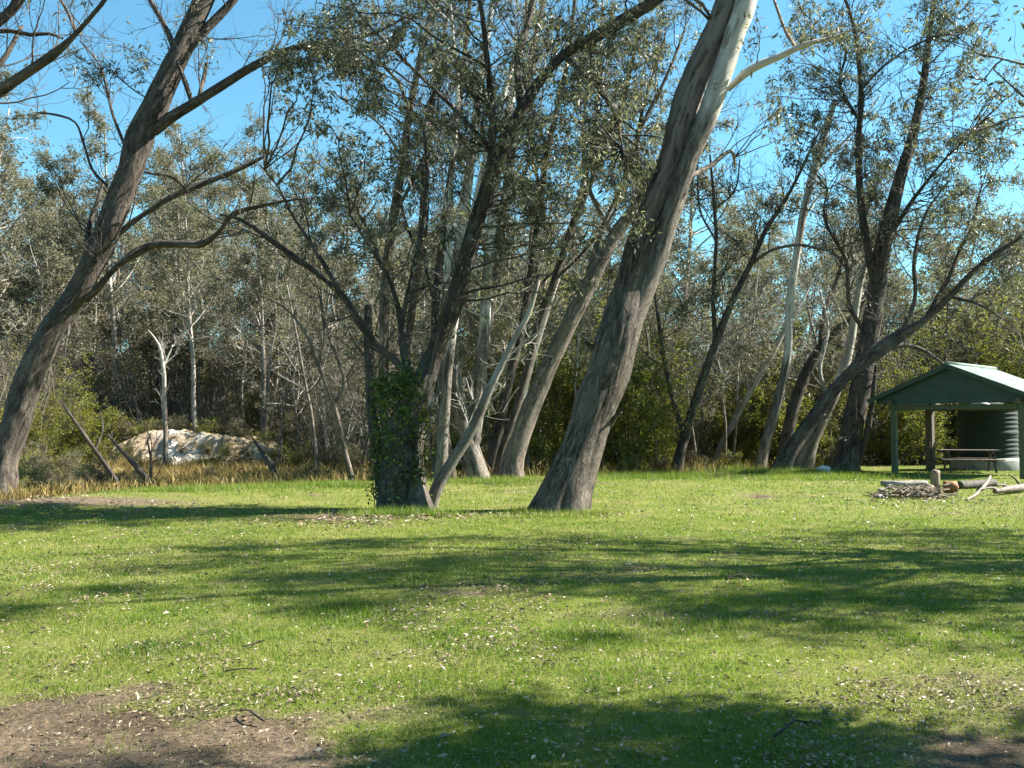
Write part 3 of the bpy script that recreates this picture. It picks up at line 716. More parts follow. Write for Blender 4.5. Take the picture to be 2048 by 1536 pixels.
hero('overhanging_gum_tree', 'gum beyond the left edge, only its pale-sided bare limbs crossing the top left corner', 15,
     [(-420, 1090, 70), (-400, 900, 60), (-370, 650, 54), (-330, 420, 48), (-260, 250, 44), (-160, 130, 38), (-60, 75, 34), (12, 30, 30), (45, -15, 27), (95, -120, 20), (150, -260, 12)],
     [(-.8, [(-300, 340, 30), (-180, 275, 28), (-60, 215, 24), (0, 182, 23), (60, 140, 21), (110, 105, 19), (150, 68, 17), (190, 25, 14), (215, -5, 12), (250, -60, 8)]),
      (.5, [(-90, 220, 14), (-30, 160, 14), (12, 110, 12), (30, 75, 9), (44, 50, 5)]),
      (.3, [(-40, 66, 11), (20, 62, 10), (60, 70, 9), (100, 68, 7), (128, 78, 4)]),
      (.3, [(152, 66, 10), (145, 45, 9), (130, 15, 8), (110, -15, 6)])],
     [(-250, 50, 160, 120, 0, 2, 12, 120, .5), (60, -230, 120, 90, 0, 1.5, 10, 130, .5)],
     'bark_dark', seed=24, twigs=50, twig_len=.9, leafy=.02, sides=20)

hero('twin_gum_tree', 'gum with two tall near-parallel stems, the left one shining white, behind the ivy-clad base', 28,
     [(962, 968, 66), (948, 920, 58), (930, 860, 50), (910, 760, 38), (904, 660, 35), (908, 560, 34), (922, 470, 33), (938, 350, 30), (950, 250, 25), (966, 130, 20), (985, 0, 16), (1000, -130, 10)],
     [(.6, [(945, 900, 40), (958, 800, 38), (966, 690, 36), (974, 570, 34), (984, 440, 30), (1000, 310, 26), (1026, 170, 22), (1050, 40, 17), (1070, -120, 9)]),
      (-.6, [(965, 950, 30), (900, 900, 22), (880, 800, 20), (890, 640, 20), (898, 480, 20), (905, 330, 18), (915, 190, 15), (905, 60, 11), (890, -60, 7)]),
      (.5, [(985, 450, 11), (1040, 330, 10), (1080, 220, 8), (1090, 120, 5)])],
     [(960, 60, 200, 110, 0, 2, 20, 160, .6), (930, 260, 150, 90, .5, 1.5, 12, 120, .5), (1000, -120, 200, 80, 0, 2, 12, 160, .6)],
     'bark_white', drift=.4, seed=25, thin=0.68, twigs=50, twig_len=1.4, leafy=.08, leaf_size=.14, flare=.1, sides=20)

hero('leaning_gum_tree', 'grey gum leaning right, parallel to and just left behind the huge fused trunk', 28.5,
     [(1018, 962, 60), (1026, 920, 52), (1044, 865, 48), (1075, 785, 46), (1120, 685, 44), (1170, 585, 42), (1228, 475, 38), (1290, 392, 34), (1335, 300, 28), (1390, 180, 22), (1430, 60, 18), (1470, -80, 10)],
     [(.5, [(1165, 595, 14), (1200, 470, 13), (1260, 330, 11), (1290, 200, 8), (1330, 80, 5)]), (-.8, [(1228, 475, 12), (1180, 380, 10), (1165, 270, 8), (1180, 160, 5)]),
      (.4, [(1290, 390, 14), (1275, 280, 12), (1330, 160, 9), (1370, 60, 6)])],
     [(1230, 200, 110, 150, 0, 1.5, 26, 150, .55), (1350, 60, 80, 80, 0, 1.2, 8, 130, .5), (1290, 330, 60, 60, -.5, 1, 8, 120, .45)],
     'bark_rough', drift=.5, seed=26, thin=0.92, twigs=40, twig_len=1.3, leafy=.08, leaf_size=.14, flare=.15, sides=20, strips=16, amp=.14)

hero('slender_gum_tree', 'slim dark gum leaning right between the twin gum and the grey leaning gum', 30,
     [(992, 950, 24), (1004, 900, 20), (1035, 810, 20), (1062, 710, 20), (1080, 640, 20), (1108, 565, 19), (1150, 440, 16), (1205, 310, 14), (1250, 180, 11), (1280, 60, 7)],
     [(.4, [(1085, 630, 10), (1075, 540, 9), (1090, 440, 7), (1070, 330, 5)]), (-.4, [(1110, 560, 10), (1170, 500, 9), (1230, 420, 7), (1260, 330, 4)])],
     [(1150, 330, 100, 110, 0, 1.5, 14, 110, .5), (1240, 120, 80, 80, 0, 1.2, 9, 120, .5), (1090, 410, 50, 60, 0, 1, 6, 100, .4)],
     'bark_dark', seed=27, thin=0.9, twigs=40, twig_len=1.3, leafy=.08, leaf_size=.14, sides=12)

hero('leaning_pole', 'thin smooth leaning trunk crossing in front of the gum stems, beside the ivy-clad base', 19.3,
     [(858, 1020, 24), (872, 980, 27), (900, 930, 27), (932, 880, 25), (958, 830, 22), (978, 780, 19), (1000, 735, 17), (1030, 675, 14), (1058, 625, 11), (1078, 560, 7)],
     [(.3, [(1000, 735, 6), (1040, 690, 5), (1090, 655, 4)])], (), 'bark_pale', seed=28, twigs=8, twig_len=.7, leafy=.0, cat='gum tree', sides=14, flare=.1)

for k, (lab, Y, bm, pts, lm, rg) in enumerate([
    ('slim dark stem close left of the white twin stem', 29, 'bark_dark', [(905, 962, 26), (880, 800, 22), (870, 640, 20), (885, 480, 19), (905, 320, 16), (925, 150, 13), (940, 0, 10), (955, -120, 6)], [(.4, [(872, 620, 9), (850, 520, 8), (855, 400, 6), (835, 300, 4)]), (.4, [(885, 480, 9), (930, 380, 8), (950, 280, 5)])], [(910, 250, 60, 90, 0, 1, 6, 80, .35)]),
    ('dark stem rising between the twin stems and the grey leaning gum', 29.5, 'bark_rough', [(935, 964, 30), (950, 780, 25), (985, 600, 24), (1005, 430, 21), (1032, 260, 18), (1065, 100, 14), (1090, -20, 11), (1110, -150, 6)], [(.4, [(1005, 430, 10), (1055, 330, 9), (1070, 220, 6)]), (-.4, [(960, 700, 9), (930, 600, 8), (940, 500, 6), (925, 420, 4)])], [(1060, 130, 70, 90, 0, 1, 7, 80, .35)]),
    ('brown stem curving up left of the grey leaning gum', 30.5, 'bark_dark', [(975, 962, 26), (1010, 800, 22), (1050, 620, 20), (1075, 450, 18), (1095, 300, 15), (1130, 150, 12), (1150, 0, 9), (1160, -120, 5)], [(.4, [(1050, 620, 9), (1090, 560, 8), (1140, 520, 6), (1180, 450, 4)]), (.4, [(1095, 300, 8), (1060, 200, 6), (1065, 110, 4)])], [(1130, 90, 60, 70, 0, 1, 5, 80, .35)]),
    ('thin dark stem rising straight above the ivy', 28.5, 'bark_dark', [(802, 962, 24), (815, 700, 19), (838, 520, 17), (850, 350, 15), (870, 180, 12), (900, 0, 8), (915, -100, 5)], [(.4, [(838, 520, 8), (805, 420, 7), (800, 320, 5)]), (.4, [(852, 340, 8), (900, 250, 6), (920, 180, 4)])], [(830, 300, 60, 80, 0, 1, 6, 80, .35)]),
    ('slim forked stem in front of the wattle at the centre', 31, 'bark_pale', [(1005, 960, 24), (1058, 740, 19), (1118, 540, 17), (1158, 400, 15), (1190, 250, 12), (1202, 80, 9), (1206, -60, 5)], [(.4, [(1090, 630, 9), (1060, 500, 8), (1075, 380, 6), (1050, 280, 4)]), (-.4, [(1158, 400, 8), (1210, 300, 6), (1230, 200, 4)])], [(1180, 200, 60, 90, 0, 1, 6, 80, .35)]),
    ('pale-sided stem leaning right behind the ivy-clad base', 27.5, 'bark_white', [(880, 968, 28), (898, 720, 23), (928, 520, 21), (965, 350, 18), (1010, 180, 14), (1060, 20, 10), (1090, -100, 6)], [(.4, [(930, 510, 9), (890, 400, 8), (885, 300, 5)]), (.3, [(965, 350, 8), (1010, 300, 7), (1060, 270, 4)])], [(980, 150, 70, 70, 0, 1, 6, 80, .35)])]):
    hero('slender_gum_tree', lab, Y, pts, lm, rg, bm, seed=70 + k, thin=.9, twigs=36, twig_len=1.2, leafy=.05, leaf_size=.13, sides=12, flare=.2, drift=.3)

hero('tall_gum_tree', 'tall narrow gum rising straight behind the ivy, lower stem dark and forked high', 29.5,
     [(772, 962, 34), (772, 880, 30), (768, 760, 28), (768, 640, 27), (772, 540, 26), (788, 430, 24), (806, 320, 22), (820, 220, 20), (842, 110, 18), (868, 0, 14), (890, -130, 8)],
     [(.6, [(818, 230, 13), (800, 170, 11), (760, 120, 8), (745, 60, 5)]), (-.5, [(790, 430, 12), (830, 350, 11), (870, 260, 10), (880, 160, 7), (910, 60, 4)]),
      (.5, [(806, 320, 9), (760, 250, 7), (700, 210, 5), (660, 180, 3)]), (.5, [(770, 560, 10), (740, 470, 9), (700, 400, 7), (640, 330, 4)]), (-.4, [(815, 250, 9), (850, 215, 7), (872, 170, 5)])],
     [(800, 70, 120, 80, 0, 1.3, 14, 150, .55), (740, 370, 80, 90, 0, 1.3, 16, 120, .5), (640, 420, 70, 70, 0, 1.3, 14, 140, .5), (860, 330, 60, 80, 0, 1, 8, 110, .45)],
     'bark_rough', seed=29, thin=0.78, twigs=60, twig_len=1.4, leafy=.08, leaf_size=.14, sides=16, flare=.2)

hero('dark_gum_tree', 'dark slim gum with a slight lean, first trunk right of the huge fused one', 34,
     [(1350, 952, 36), (1362, 900, 30), (1382, 832, 29), (1408, 750, 27), (1430, 690, 25), (1462, 608, 21), (1500, 530, 18), (1532, 460, 16), (1570, 400, 12), (1602, 340, 9), (1640, 260, 6)],
     [(.5, [(1432, 690, 14), (1426, 600, 12), (1432, 500, 11), (1428, 400, 9), (1420, 310, 6)]), (-.5, [(1500, 530, 10), (1545, 500, 9), (1600, 490, 8), (1660, 500, 6), (1720, 480, 4)]),
      (.4, [(1428, 420, 7), (1470, 380, 6), (1480, 320, 4)]), (.4, [(1430, 480, 7), (1400, 420, 6), (1395, 350, 4)]),
      (.7, [(1370, 880, 18), (1346, 800, 15), (1325, 700, 13), (1312, 600, 10), (1300, 520, 6)])],
     [(1400, 560, 70, 70, 0, 1.2, 9, 70, .5), (1500, 420, 60, 60, 0, 1, 6, 60, .45), (1640, 250, 60, 60, 0, 1, 8, 110, .5)],
     'bark_dark', seed=30, thin=0.72, twigs=70, twig_len=1.5, leafy=.03, leaf_size=.15, sides=14)

hero('pale_gum_tree', 'slender pale-barked gum with a crooked sunlit white stem broken off high up', 36,
     [(1518, 945, 38), (1528, 900, 34), (1548, 830, 31), (1566, 760, 27), (1576, 700, 25), (1578, 630, 24), (1586, 560, 23), (1598, 480, 22), (1610, 410, 23), (1628, 340, 26), (1648, 270, 24), (1670, 200, 16)],
     [(.4, [(1630, 345, 12), (1670, 300, 10), (1710, 260, 8), (1760, 190, 5)]), (.5, [(1580, 640, 11), (1600, 610, 9), (1625, 560, 7)]), (-.3, [(1605, 440, 7), (1640, 390, 6), (1690, 360, 4)])],
     [(1690, 290, 50, 50, 0, 1, 6, 90, .5)], 'bark_white', seed=31, thin=0.72, twigs=24, twig_len=1.3, leafy=.05, leaf_size=.15, sides=16, flare=.2)

hero('broken_gum_tree', 'thin straight leaning stem with bright bare upper half, left of the crooked pale gum', 40,
     [(1424, 922, 18), (1440, 895, 16), (1470, 840, 16), (1500, 785, 16), (1528, 735, 17), (1548, 698, 19), (1562, 672, 14), (1580, 640, 7)],
     [(.4, [(1500, 785, 7), (1480, 700, 6), (1490, 620, 4)])], (), 'bark_pale', seed=32, thin=0.9, twigs=10, twig_len=1.2, leafy=.02, sides=10)

hero('leaning_gum_tree', 'gum leaning far right, its trunk sweeping over toward the picnic shelter roof', 33,
     [(1552, 958, 46), (1576, 912, 42), (1612, 855, 40), (1650, 805, 39), (1694, 752, 37), (1740, 712, 35), (1800, 672, 31), (1850, 640, 27), (1900, 592, 22), (1945, 545, 18), (2000, 500, 14), (2060, 462, 10), (2120, 400, 6)],
     [(.6, [(1758, 712, 15), (1785, 694, 13), (1815, 690, 11), (1850, 702, 9), (1878, 722, 7), (1895, 734, 4)]), (.6, [(1850, 640, 14), (1895, 560, 12), (1920, 500, 10), (1945, 450, 7), (1960, 380, 4)]),
      (-.5, [(1800, 672, 11), (1830, 600, 10), (1828, 520, 9), (1850, 430, 6), (1900, 360, 4)]), (-.5, [(1900, 592, 10), (1960, 610, 7), (2010, 640, 4)])],
     [(1960, 400, 110, 110, 0, 1.5, 16, 90, .55), (2020, 540, 50, 50, 0, 1, 6, 90, .5)], 'bark_dark', seed=33, thin=0.9, twigs=60, twig_len=1.5, leafy=.05, leaf_size=.15, sides=18, flare=.3)

hero('dark_gum_tree', 'thick dark upright gum just left of the picnic shelter, with a spreading foot', 34.5,
     [(1690, 956, 74), (1694, 915, 60), (1704, 860, 56), (1718, 790, 53), (1730, 720, 50), (1744, 640, 46), (1756, 560, 44), (1768, 490, 42), (1784, 420, 38), (1802, 350, 32), (1826, 270, 26), (1846, 170, 20), (1860, 60, 14), (1880, -60, 8)],
     [(.6, [(1752, 580, 22), (1732, 480, 20), (1720, 380, 18), (1718, 280, 16), (1722, 180, 14), (1712, 80, 11), (1690, 0, 8), (1650, -70, 5)]),
      (-.7, [(1770, 490, 16), (1800, 440, 14), (1826, 400, 12), (1880, 330, 9), (1950, 260, 6)]), (.5, [(1718, 240, 9), (1680, 170, 8), (1690, 100, 6), (1640, 60, 4)]),
      (-.6, [(1738, 680, 12), (1700, 610, 11), (1690, 520, 9), (1650, 440, 7), (1655, 380, 4)]), (.5, [(1722, 180, 9), (1770, 130, 8), (1830, 90, 6), (1880, 70, 4)]),
      (-.5, [(1712, 930, 20), (1730, 880, 17), (1745, 800, 13), (1752, 730, 8)])],
     [(1800, 150, 210, 170, 0, 2.2, 66, 85, .40), (1660, 230, 150, 160, 0, 1.5, 30, 75, .38), (1950, 200, 130, 200, 0, 2, 48, 85, .40), (1850, 370, 190, 130, .5, 1.5, 36, 75, .38), (1600, 120, 90, 80, 0, 1, 8, 90, .5), (1840, -130, 220, 90, 0, 2.5, 20, 170, .7)],
     'bark_dark', drift=.4, seed=34, thin=0.84, twigs=150, twig_len=1.6, leafy=.06, leaf_size=.15, sides=20, flare=.25)

hero('dark_gum_tree', 'dark leaning gum stem rising from the bushes between the pale gum and the sweeping leaner', 38,
     [(1556, 935, 30), (1572, 880, 30), (1592, 800, 30), (1616, 740, 29), (1645, 690, 27), (1680, 655, 22), (1712, 628, 17), (1745, 560, 12), (1770, 480, 8)],
     [(.4, [(1640, 700, 14), (1650, 620, 12), (1680, 540, 9), (1690, 460, 5)])], [(1700, 480, 70, 60, 0, 1.2, 9, 90, .5)], 'bark_dark', seed=35, thin=0.85, twigs=40, twig_len=1.5, leafy=.04, leaf_size=.15, sides=14)

hero('pale_gum_tree', 'greyish gum with a flaky pale lower trunk, half hidden behind the sweeping leaner', 36.5,
     [(1604, 945, 50), (1622, 890, 36), (1650, 830, 30), (1672, 780, 27), (1695, 710, 24), (1708, 640, 20), (1722, 560, 16), (1750, 470, 11), (1790, 390, 6)],
     [(.4, [(1660, 810, 12), (1640, 740, 10), (1655, 660, 8), (1640, 580, 5)])], [(1760, 440, 60, 60, 0, 1.2, 8, 90, .5)], 'bark_pale', seed=36, thin=0.85, twigs=30, twig_len=1.4, leafy=.03, leaf_size=.15, sides=14)

hero('forked_sapling', 'slim forked sapling standing at the lawn edge in front of the golden grass', 26,
     [(708, 982, 14), (700, 945, 13), (690, 905, 12), (680, 860, 12), (668, 812, 12), (652, 770, 11), (632, 712, 10), (612, 668, 9), (585, 630, 7), (555, 605, 5), (520, 590, 3)],
     [(.2, [(668, 808, 11), (684, 784, 10), (690, 762, 9), (676, 720, 8), (660, 680, 7), (648, 630, 5), (640, 570, 3)]), (-.2, [(690, 765, 5), (720, 735, 4), (760, 715, 2)]), (.3, [(640, 730, 6), (648, 670, 5), (640, 600, 4), (625, 540, 2)])],
     (), 'bark_rough', seed=37, twigs=26, twig_len=.9, leafy=.03, sides=8, cat='sapling', flare=.15)

for k, (lab, Y, pts, limbs) in enumerate([
    ('long dark dead pole slanting left out of the golden grass, the left one of two', 24.5, [(254, 992, 13), (225, 950, 13), (190, 900, 11), (155, 850, 9), (120, 800, 5)], [(.3, [(190, 900, 6), (205, 860, 4), (200, 820, 2)])]),
    ('thick short dark pole slanting left at the lawn edge, right beside a longer one', 25, [(324, 990, 22), (300, 965, 20), (270, 930, 16), (235, 892, 9), (215, 868, 4)], [(.3, [(300, 965, 8), (302, 920, 6), (296, 880, 3)])]),
    ('stubby grey snag leaning left in front of the right end of the sand bank', 30, [(556, 966, 18), (546, 940, 17), (532, 915, 13), (515, 890, 7), (500, 868, 3)], [(.2, [(546, 940, 6), (560, 900, 4)])])]):
    hero('dead_pole', lab, Y, pts, limbs, (), 'bark_dark', seed=60 + k, twigs=5, twig_len=.6, leafy=0, sides=8, cat='dead tree', flare=.1)
hero('dead_pole', 'pale bare pole standing upright in front of the white patch of the sand bank', 40,
     [(331, 925, 11), (331, 870, 10), (329, 800, 10), (327, 740, 9), (318, 690, 6), (296, 660, 3)], [(.2, [(327, 735, 5), (345, 690, 3)])], (), 'bark_pale', seed=66, twigs=8, twig_len=.9, leafy=0, sides=8, cat='dead tree', flare=.1)

# gums past the right edge: their crowns throw the long shade across the lawn
def side_gum(px_x, y, lab, seed, H, sp=.28, nl=11, nb=18):
    g = gum('spreading_gum_tree', seed, H, .06, 'bark_rough', 'leaf_gum', .40, nl, .15, sp, 2, .26, 5, nb)
    put(g, px_x, y, seed * 1.3, 1, lab, 'gum tree', None)
side_gum(8.5, 5.2, 'gum beyond the right edge nearest the camera, shading the bottom of the lawn', 81, 11.8, .15, 16, 34)
side_gum(10.8, 12.0, 'tall gum beyond the right edge, its shade reaching across to the left of the lawn', 82, 13.2, .31, 5)
side_gum(14.6, 13.2, 'spreading gum beyond the right edge, level with the middle of the lawn', 83, 12.5, .32, 6)
side_gum(13.6, 10.4, 'lower gum beyond the right edge, second from the camera', 84, 10, .32, 6)

# ivy on the broad base
def ivy():
    rng = np.random.default_rng(91); nc = 125
    py = 752 + 262 * rng.beta(1.0, 1.35, nc); cx = np.interp(py, [740, 830, 900, 1026], [800, 792, 796, 795]); hw = np.interp(py, [745, 800, 850, 900, 960, 1020], [26, 46, 42, 44, 36, 34])
    a = rng.uniform(0, 6.28, nc); rr = rng.uniform(.75, 1.12, nc) + np.where(rng.random(nc) < .22, rng.uniform(.1, .5, nc), 0)
    cen = np.array([P(c + w * r * math.cos(t), y, 18.6 + w * r * math.sin(t) * 18.6 / F) for c, w, r, t, y in zip(cx, hw, rr, a, py)])
    n_each = rng.integers(14, 52, nc); rad = rng.uniform(.06, .16, nc); idx = np.repeat(np.arange(nc), n_each)
    n = len(idx); pos = cen[idx] + rng.normal(size=(n, 3)) * rad[idx][:, None] * np.array([1, 1, 1.2]); pos[:, 2] = np.maximum(pos[:, 2], .05)
    b0 = np.array([pos[:, 0].mean(), 18.6, gz(-2.2, 18.6)])
    root = empty('climbing_ivy', b0); tag(root, 'glossy green ivy climbing the broad base of the many-limbed gum', 'ivy')
    leaf_obj('foliage', pos, rng.uniform(.05, .10, n), 'leaf_ivy', root, rng, .25, .75, shift=b0)
    g = Geo(); m = 26; t = rng.uniform(0, 6.28, m)
    st = np.array([P(790 + 46 * math.cos(q), 1015, 18.7 + .44 * math.sin(q)) for q in t])
    p = grow(st, np.tile([0.02, 0, 1.], (m, 1)), rng.uniform(1.2, 2.3, m), 10, rng, .22, .1); g.batch(p, np.full(m, .012), np.full(m, .005), 4); g.build('stems', 'bark_dark', root, shift=b0)
ivy()

# ================================================================== BACKGROUND BUSH
rng = np.random.default_rng(101)
GUMS = [gum('bushland_gum_tree', 200 + k, H, ln, bm, 'leaf_far', c0, 7, .23, sp * 1.12, fk, rb, 5, nl + 4)
        for k, (H, ln, bm, c0, sp, fk, rb, nl) in enumerate([(17, .05, 'bark_far', .4, .24, 2, .2, 15), (14, .12, 'bark_far', .38, .28, 2, .17, 14), (19, .08, 'bark_pale', .45, .22, 1, .2, 22),
            (12, .2, 'bark_far', .4, .3, 2, .15, 13), (15, .1, 'bark_pale', .5, .25, 2, .15, 12), (10, .15, 'bark_far', .3, .32, 3, .12, 9)])]
SAPS = [gum('thin_sapling', 240 + k, H, ln, bm, 'leaf_far', .3, 2, .17, .22, 1, .07, 4, 18) for k, (H, ln, bm) in enumerate([(8, .15, 'bark_pale'), (10, .22, 'bark_far'), (7, .3, 'bark_dark'), (9, .1, 'bark_pale')])]
BARE = [shrub('bare_twiggy_bush', 320 + k, H, W, 14, 'leaf_scrub', .12, 1, bm, kids=6) for k, (H, W, bm) in enumerate([(5.5, 2.6, 'bark_far'), (4.0, 2.4, 'bark_pale'), (7.0, 2.4, 'bark_dark')])]
SCRUB = [shrub('scrub_bush', 260 + k, H, W, 12, m, .14, 4, kids=5) for k, (H, W, m) in enumerate([(4.5, 2.6, 'leaf_scrub'), (3.2, 2.4, 'leaf_scrub'), (5.5, 2.6, 'leaf_scrub'), (3.6, 2.6, 'leaf_wattle')])]
WAT = [shrub('wattle_bush', 280 + k, H, W, 16, 'leaf_wattle', .10, 8, 'bark_dark', kids=5) for k, (H, W) in enumerate([(4.2, 1.8), (3.0, 1.5), (2.2, 1.5)])]

def where(px):
    return ('behind the sand bank at left' if px < 700 else 'behind the stems at the centre' if px < 1250 else 'beyond the lawn at right' if px < 1750 else 'behind the picnic shelter')
def region(px):
    return 'left' if px < 700 else 'centre' if px < 1250 else 'right' if px < 1750 else 'shelter'

cnt = 0
for row, (Y, n, hs) in enumerate([(50, 15, .8), (57, 18, .95), (65, 20, 1.0), (75, 22, 1.08), (86, 24, 1.15), (98, 26, 1.25)]):
    for k in range(n):
        px = -260 + (2560) * (k + rng.uniform(.1, .9)) / n; y = Y + rng.uniform(-4, 4)
        x = (px - 1024) / F * y
        left = px < 640
        if not left and rng.random() < .28: continue
        s = hs * rng.uniform(.8, 1.1) * (1.0 if left else .8 + .15 * rng.random())
        g = GUMS[rng.integers(0, 6)]
        put(g, x, y, rng.uniform(0, 6.28), s, 'olive gum tree in the dense bush ' + where(px), 'gum tree', 'bush gums ' + where(px)); cnt += 1
for k in range(52):
    px = -200 + 2450 * (k + rng.uniform(0, 1)) / 52; y = rng.uniform(41, 60); x = (px - 1024) / F * y
    if -18.8 < x < -8 and y < 51: y += 10; x = (px - 1024) / F * y
    put(SAPS[rng.integers(0, 4)], x, y, rng.uniform(0, 6.28), rng.uniform(.75, 1.15), 'thin bare-limbed sapling ' + where(px), 'sapling', 'thin saplings ' + where(px))
for k, (px, y) in enumerate([(868, 32), (893, 33), (930, 35), (985, 33), (1055, 33), (1095, 35), (1150, 34), (1200, 37), (835, 34), (1315, 37), (1395, 38), (1450, 39), (1490, 42), (1640, 41), (1668, 40), (1740, 42), (1800, 43), (1600, 43), (720, 36), (640, 38), (560, 42), (600, 45), (480, 52), (1870, 44), (1940, 47), (2010, 45)]):
    put(SAPS[(k * 3 + k // 4) % 4], (px - 1024) / F * y, y, k * 2.4, .8 + .35 * ((k * 7) % 5) / 4, 'slim twiggy stem close behind the lawn edge ' + where(px), 'sapling', 'slim twiggy stems ' + where(px))
for k in range(64):
    px = -150 + 2350 * (k + rng.uniform(0, 1)) / 64; y = rng.uniform(38, 47) + (6 if px > 950 else 0); x = (px - 1024) / F * y
    if -20 < x < -8: y = rng.uniform(51.5, 56); x = (px - 1024) / F * y
    put(BARE[rng.integers(0, 3)], x, y, rng.uniform(0, 6.28), rng.uniform(.7, 1.15), 'bare grey twiggy bush in the undergrowth ' + where(px), 'bush', 'bare twiggy bushes ' + where(px))
for k in range(44):
    px = -150 + 2350 * (k + rng.uniform(0, 1)) / 44; y = rng.uniform(39, 50); x = (px - 1024) / F * y
    if -20 < x < -8 and y < 51: y = rng.uniform(52, 56); x = (px - 1024) / F * y
    put(SAPS[rng.integers(0, 4)], x, y, rng.uniform(0, 6.28), rng.uniform(.9, 1.5), 'tall thin bare-limbed sapling ' + where(px), 'sapling', 'tall thin saplings ' + where(px))
for Y, n, s0 in ((44, 22, .8), (48, 30, .95), (53, 32, 1.1), (60, 34, 1.25), (70, 36, 1.5), (84, 40, 1.8)):
    for k in range(n):
        px = -260 + 2560 * (k + rng.uniform(0, 1)) / n; y = Y + rng.uniform(-2.5, 2.5); x = (px - 1024) / F * y
        if -20 < x < -7.5 and y < 50.5: continue
        put(SCRUB[rng.integers(0, 4)], x, y, rng.uniform(0, 6.28), s0 * rng.uniform(.8, 1.25), 'dense olive scrub bush ' + where(px), 'bush', 'scrub bushes ' + where(px))
for k, (px, y, kind, s, lab) in enumerate([
    (1035, 34, 0, 1.35, 'tall yellow-green wattle bush between the leaning trunks at the centre'), (1125, 37, 0, 1.75, 'yellow-green wattle bush close left of the huge fused trunk'),
    (1255, 34, 1, 1.45, 'bright wattle bush close right of the huge fused trunk'), (1310, 38, 0, 1.1, 'bushy wattle behind the first dark gum at right'),
    (1475, 41, 1, 1.0, 'wattle bush behind the thin straight leaning stem'), (1600, 40, 2, 1.3, 'low round green bush at the foot of the pale gum'),
    (1540, 43, 0, 1.3, 'leafy bush left of the dark leaning stem'), (1775, 40, 1, 1.1, 'green bush seen through the left bay of the shelter'),
    (1835, 40, 0, 1.0, 'yellow-green bush seen between the shelter posts'), (1905, 43, 0, 1.45, 'bush rising behind the ridge of the shelter roof'), (1990, 44, 0, 1.7, 'tall yellow-green bush behind the right end of the shelter roof'),
    (905, 33, 2, .8, 'small green bush behind the foot of the ivy-clad gum'), (180, 39, 1, 1.0, 'green bush left of the sand bank'), (100, 42, 0, 1.0, 'tall leafy bush beside the left leaning gum'),
    (30, 36, 1, 1.0, 'leafy bush at the left edge behind the leaning gum'), (1690, 42, 0, 1.0, 'green bush behind the thick dark upright gum'), (2080, 41, 0, 1.1, 'bush at the right edge behind the shelter')]):
    put(WAT[kind], (px - 1024) / F * y, y, k * 1.7, s, lab, 'bush', 'wattle bushes beyond the lawn')
# scrubby brush on top of and around the bank, low stuff at the lawn edge
LOW = [shrub('low_brush', 300 + k, 1.1, 1.0, 10, m, .07, 4, 'bark_far', kids=4, lowest=.1) for k, m in enumerate(['leaf_scrub', 'leaf_wattle'])]
for k, (px, y, s, dz) in enumerate([(90, 33, 1.2, 0), (140, 36, 1.1, 0), (60, 29, .9, 0), (230, 40.5, 1.0, 0), (430, 40.6, .8, 0), (480, 40, .8, 0), (285, 40.4, .6, 0), (600, 40, 1.1, 0), (660, 38, 1.0, 0), (720, 37, 1.1, 0), (560, 43, 1.2, 0), (880, 36, .9, 0), (1190, 33, .6, 0), (1260, 32.5, .7, 0),
        (1320, 34, .6, 0), (1400, 37, .8, 0), (1460, 38, .8, 0), (1660, 38, .7, 0), (640, 44, 1.2, 0), (20, 26, .7, 0), (820, 40, 1.2, 0), (940, 41, 1.2, 0), (150, 27, .75, 0), (95, 25, .6, 0), (210, 28.5, .8, 0), (40, 31, 1.0, 0), (270, 29, .55, 0), (430, 31, .5, 0), (505, 30, .5, 0), (620, 29, .55, 0), (160, 31, .9, 0), (35, 23.5, .5, 0), (130, 23.5, .5, 0), (190, 25, .5, 0), (75, 27, .8, 0), (240, 26.5, .5, 0), (340, 40.2, .5, 0), (400, 40.3, .55, 0), (310, 38.5, .5, 0),
        (250, 45, 1.2, 1.5), (290, 45.4, 1.0, 1.5), (330, 46, .9, 1.6), (375, 45.8, .9, 1.6), (415, 45.4, 1.0, 1.5), (450, 45.6, 1.1, 1.5), (490, 45, 1.1, 1.2), (525, 44.6, 1.0, .8), (255, 43.2, .6, .6), (420, 42.9, .55, .7), (455, 42.8, .6, .6), (365, 43.0, .35, .8), (500, 42.8, .6, .4), (240, 42.6, .7, .3)]):
    o = put(LOW[(k * 7) % 3 % 2], (px - 1024) / F * y, y, k * 2.1, s, 'low straggly brush ' + ('on and around the sand bank' if px < 560 and y > 39 else 'in the dry grass at left' if px < 760 else 'along the far edge of the lawn'), 'bush', 'low brush ' + ('on and around the sand bank' if px < 560 and y > 39 else 'in the dry grass' if px < 760 else 'along the lawn edge'))
    o.location.z += dz * .8
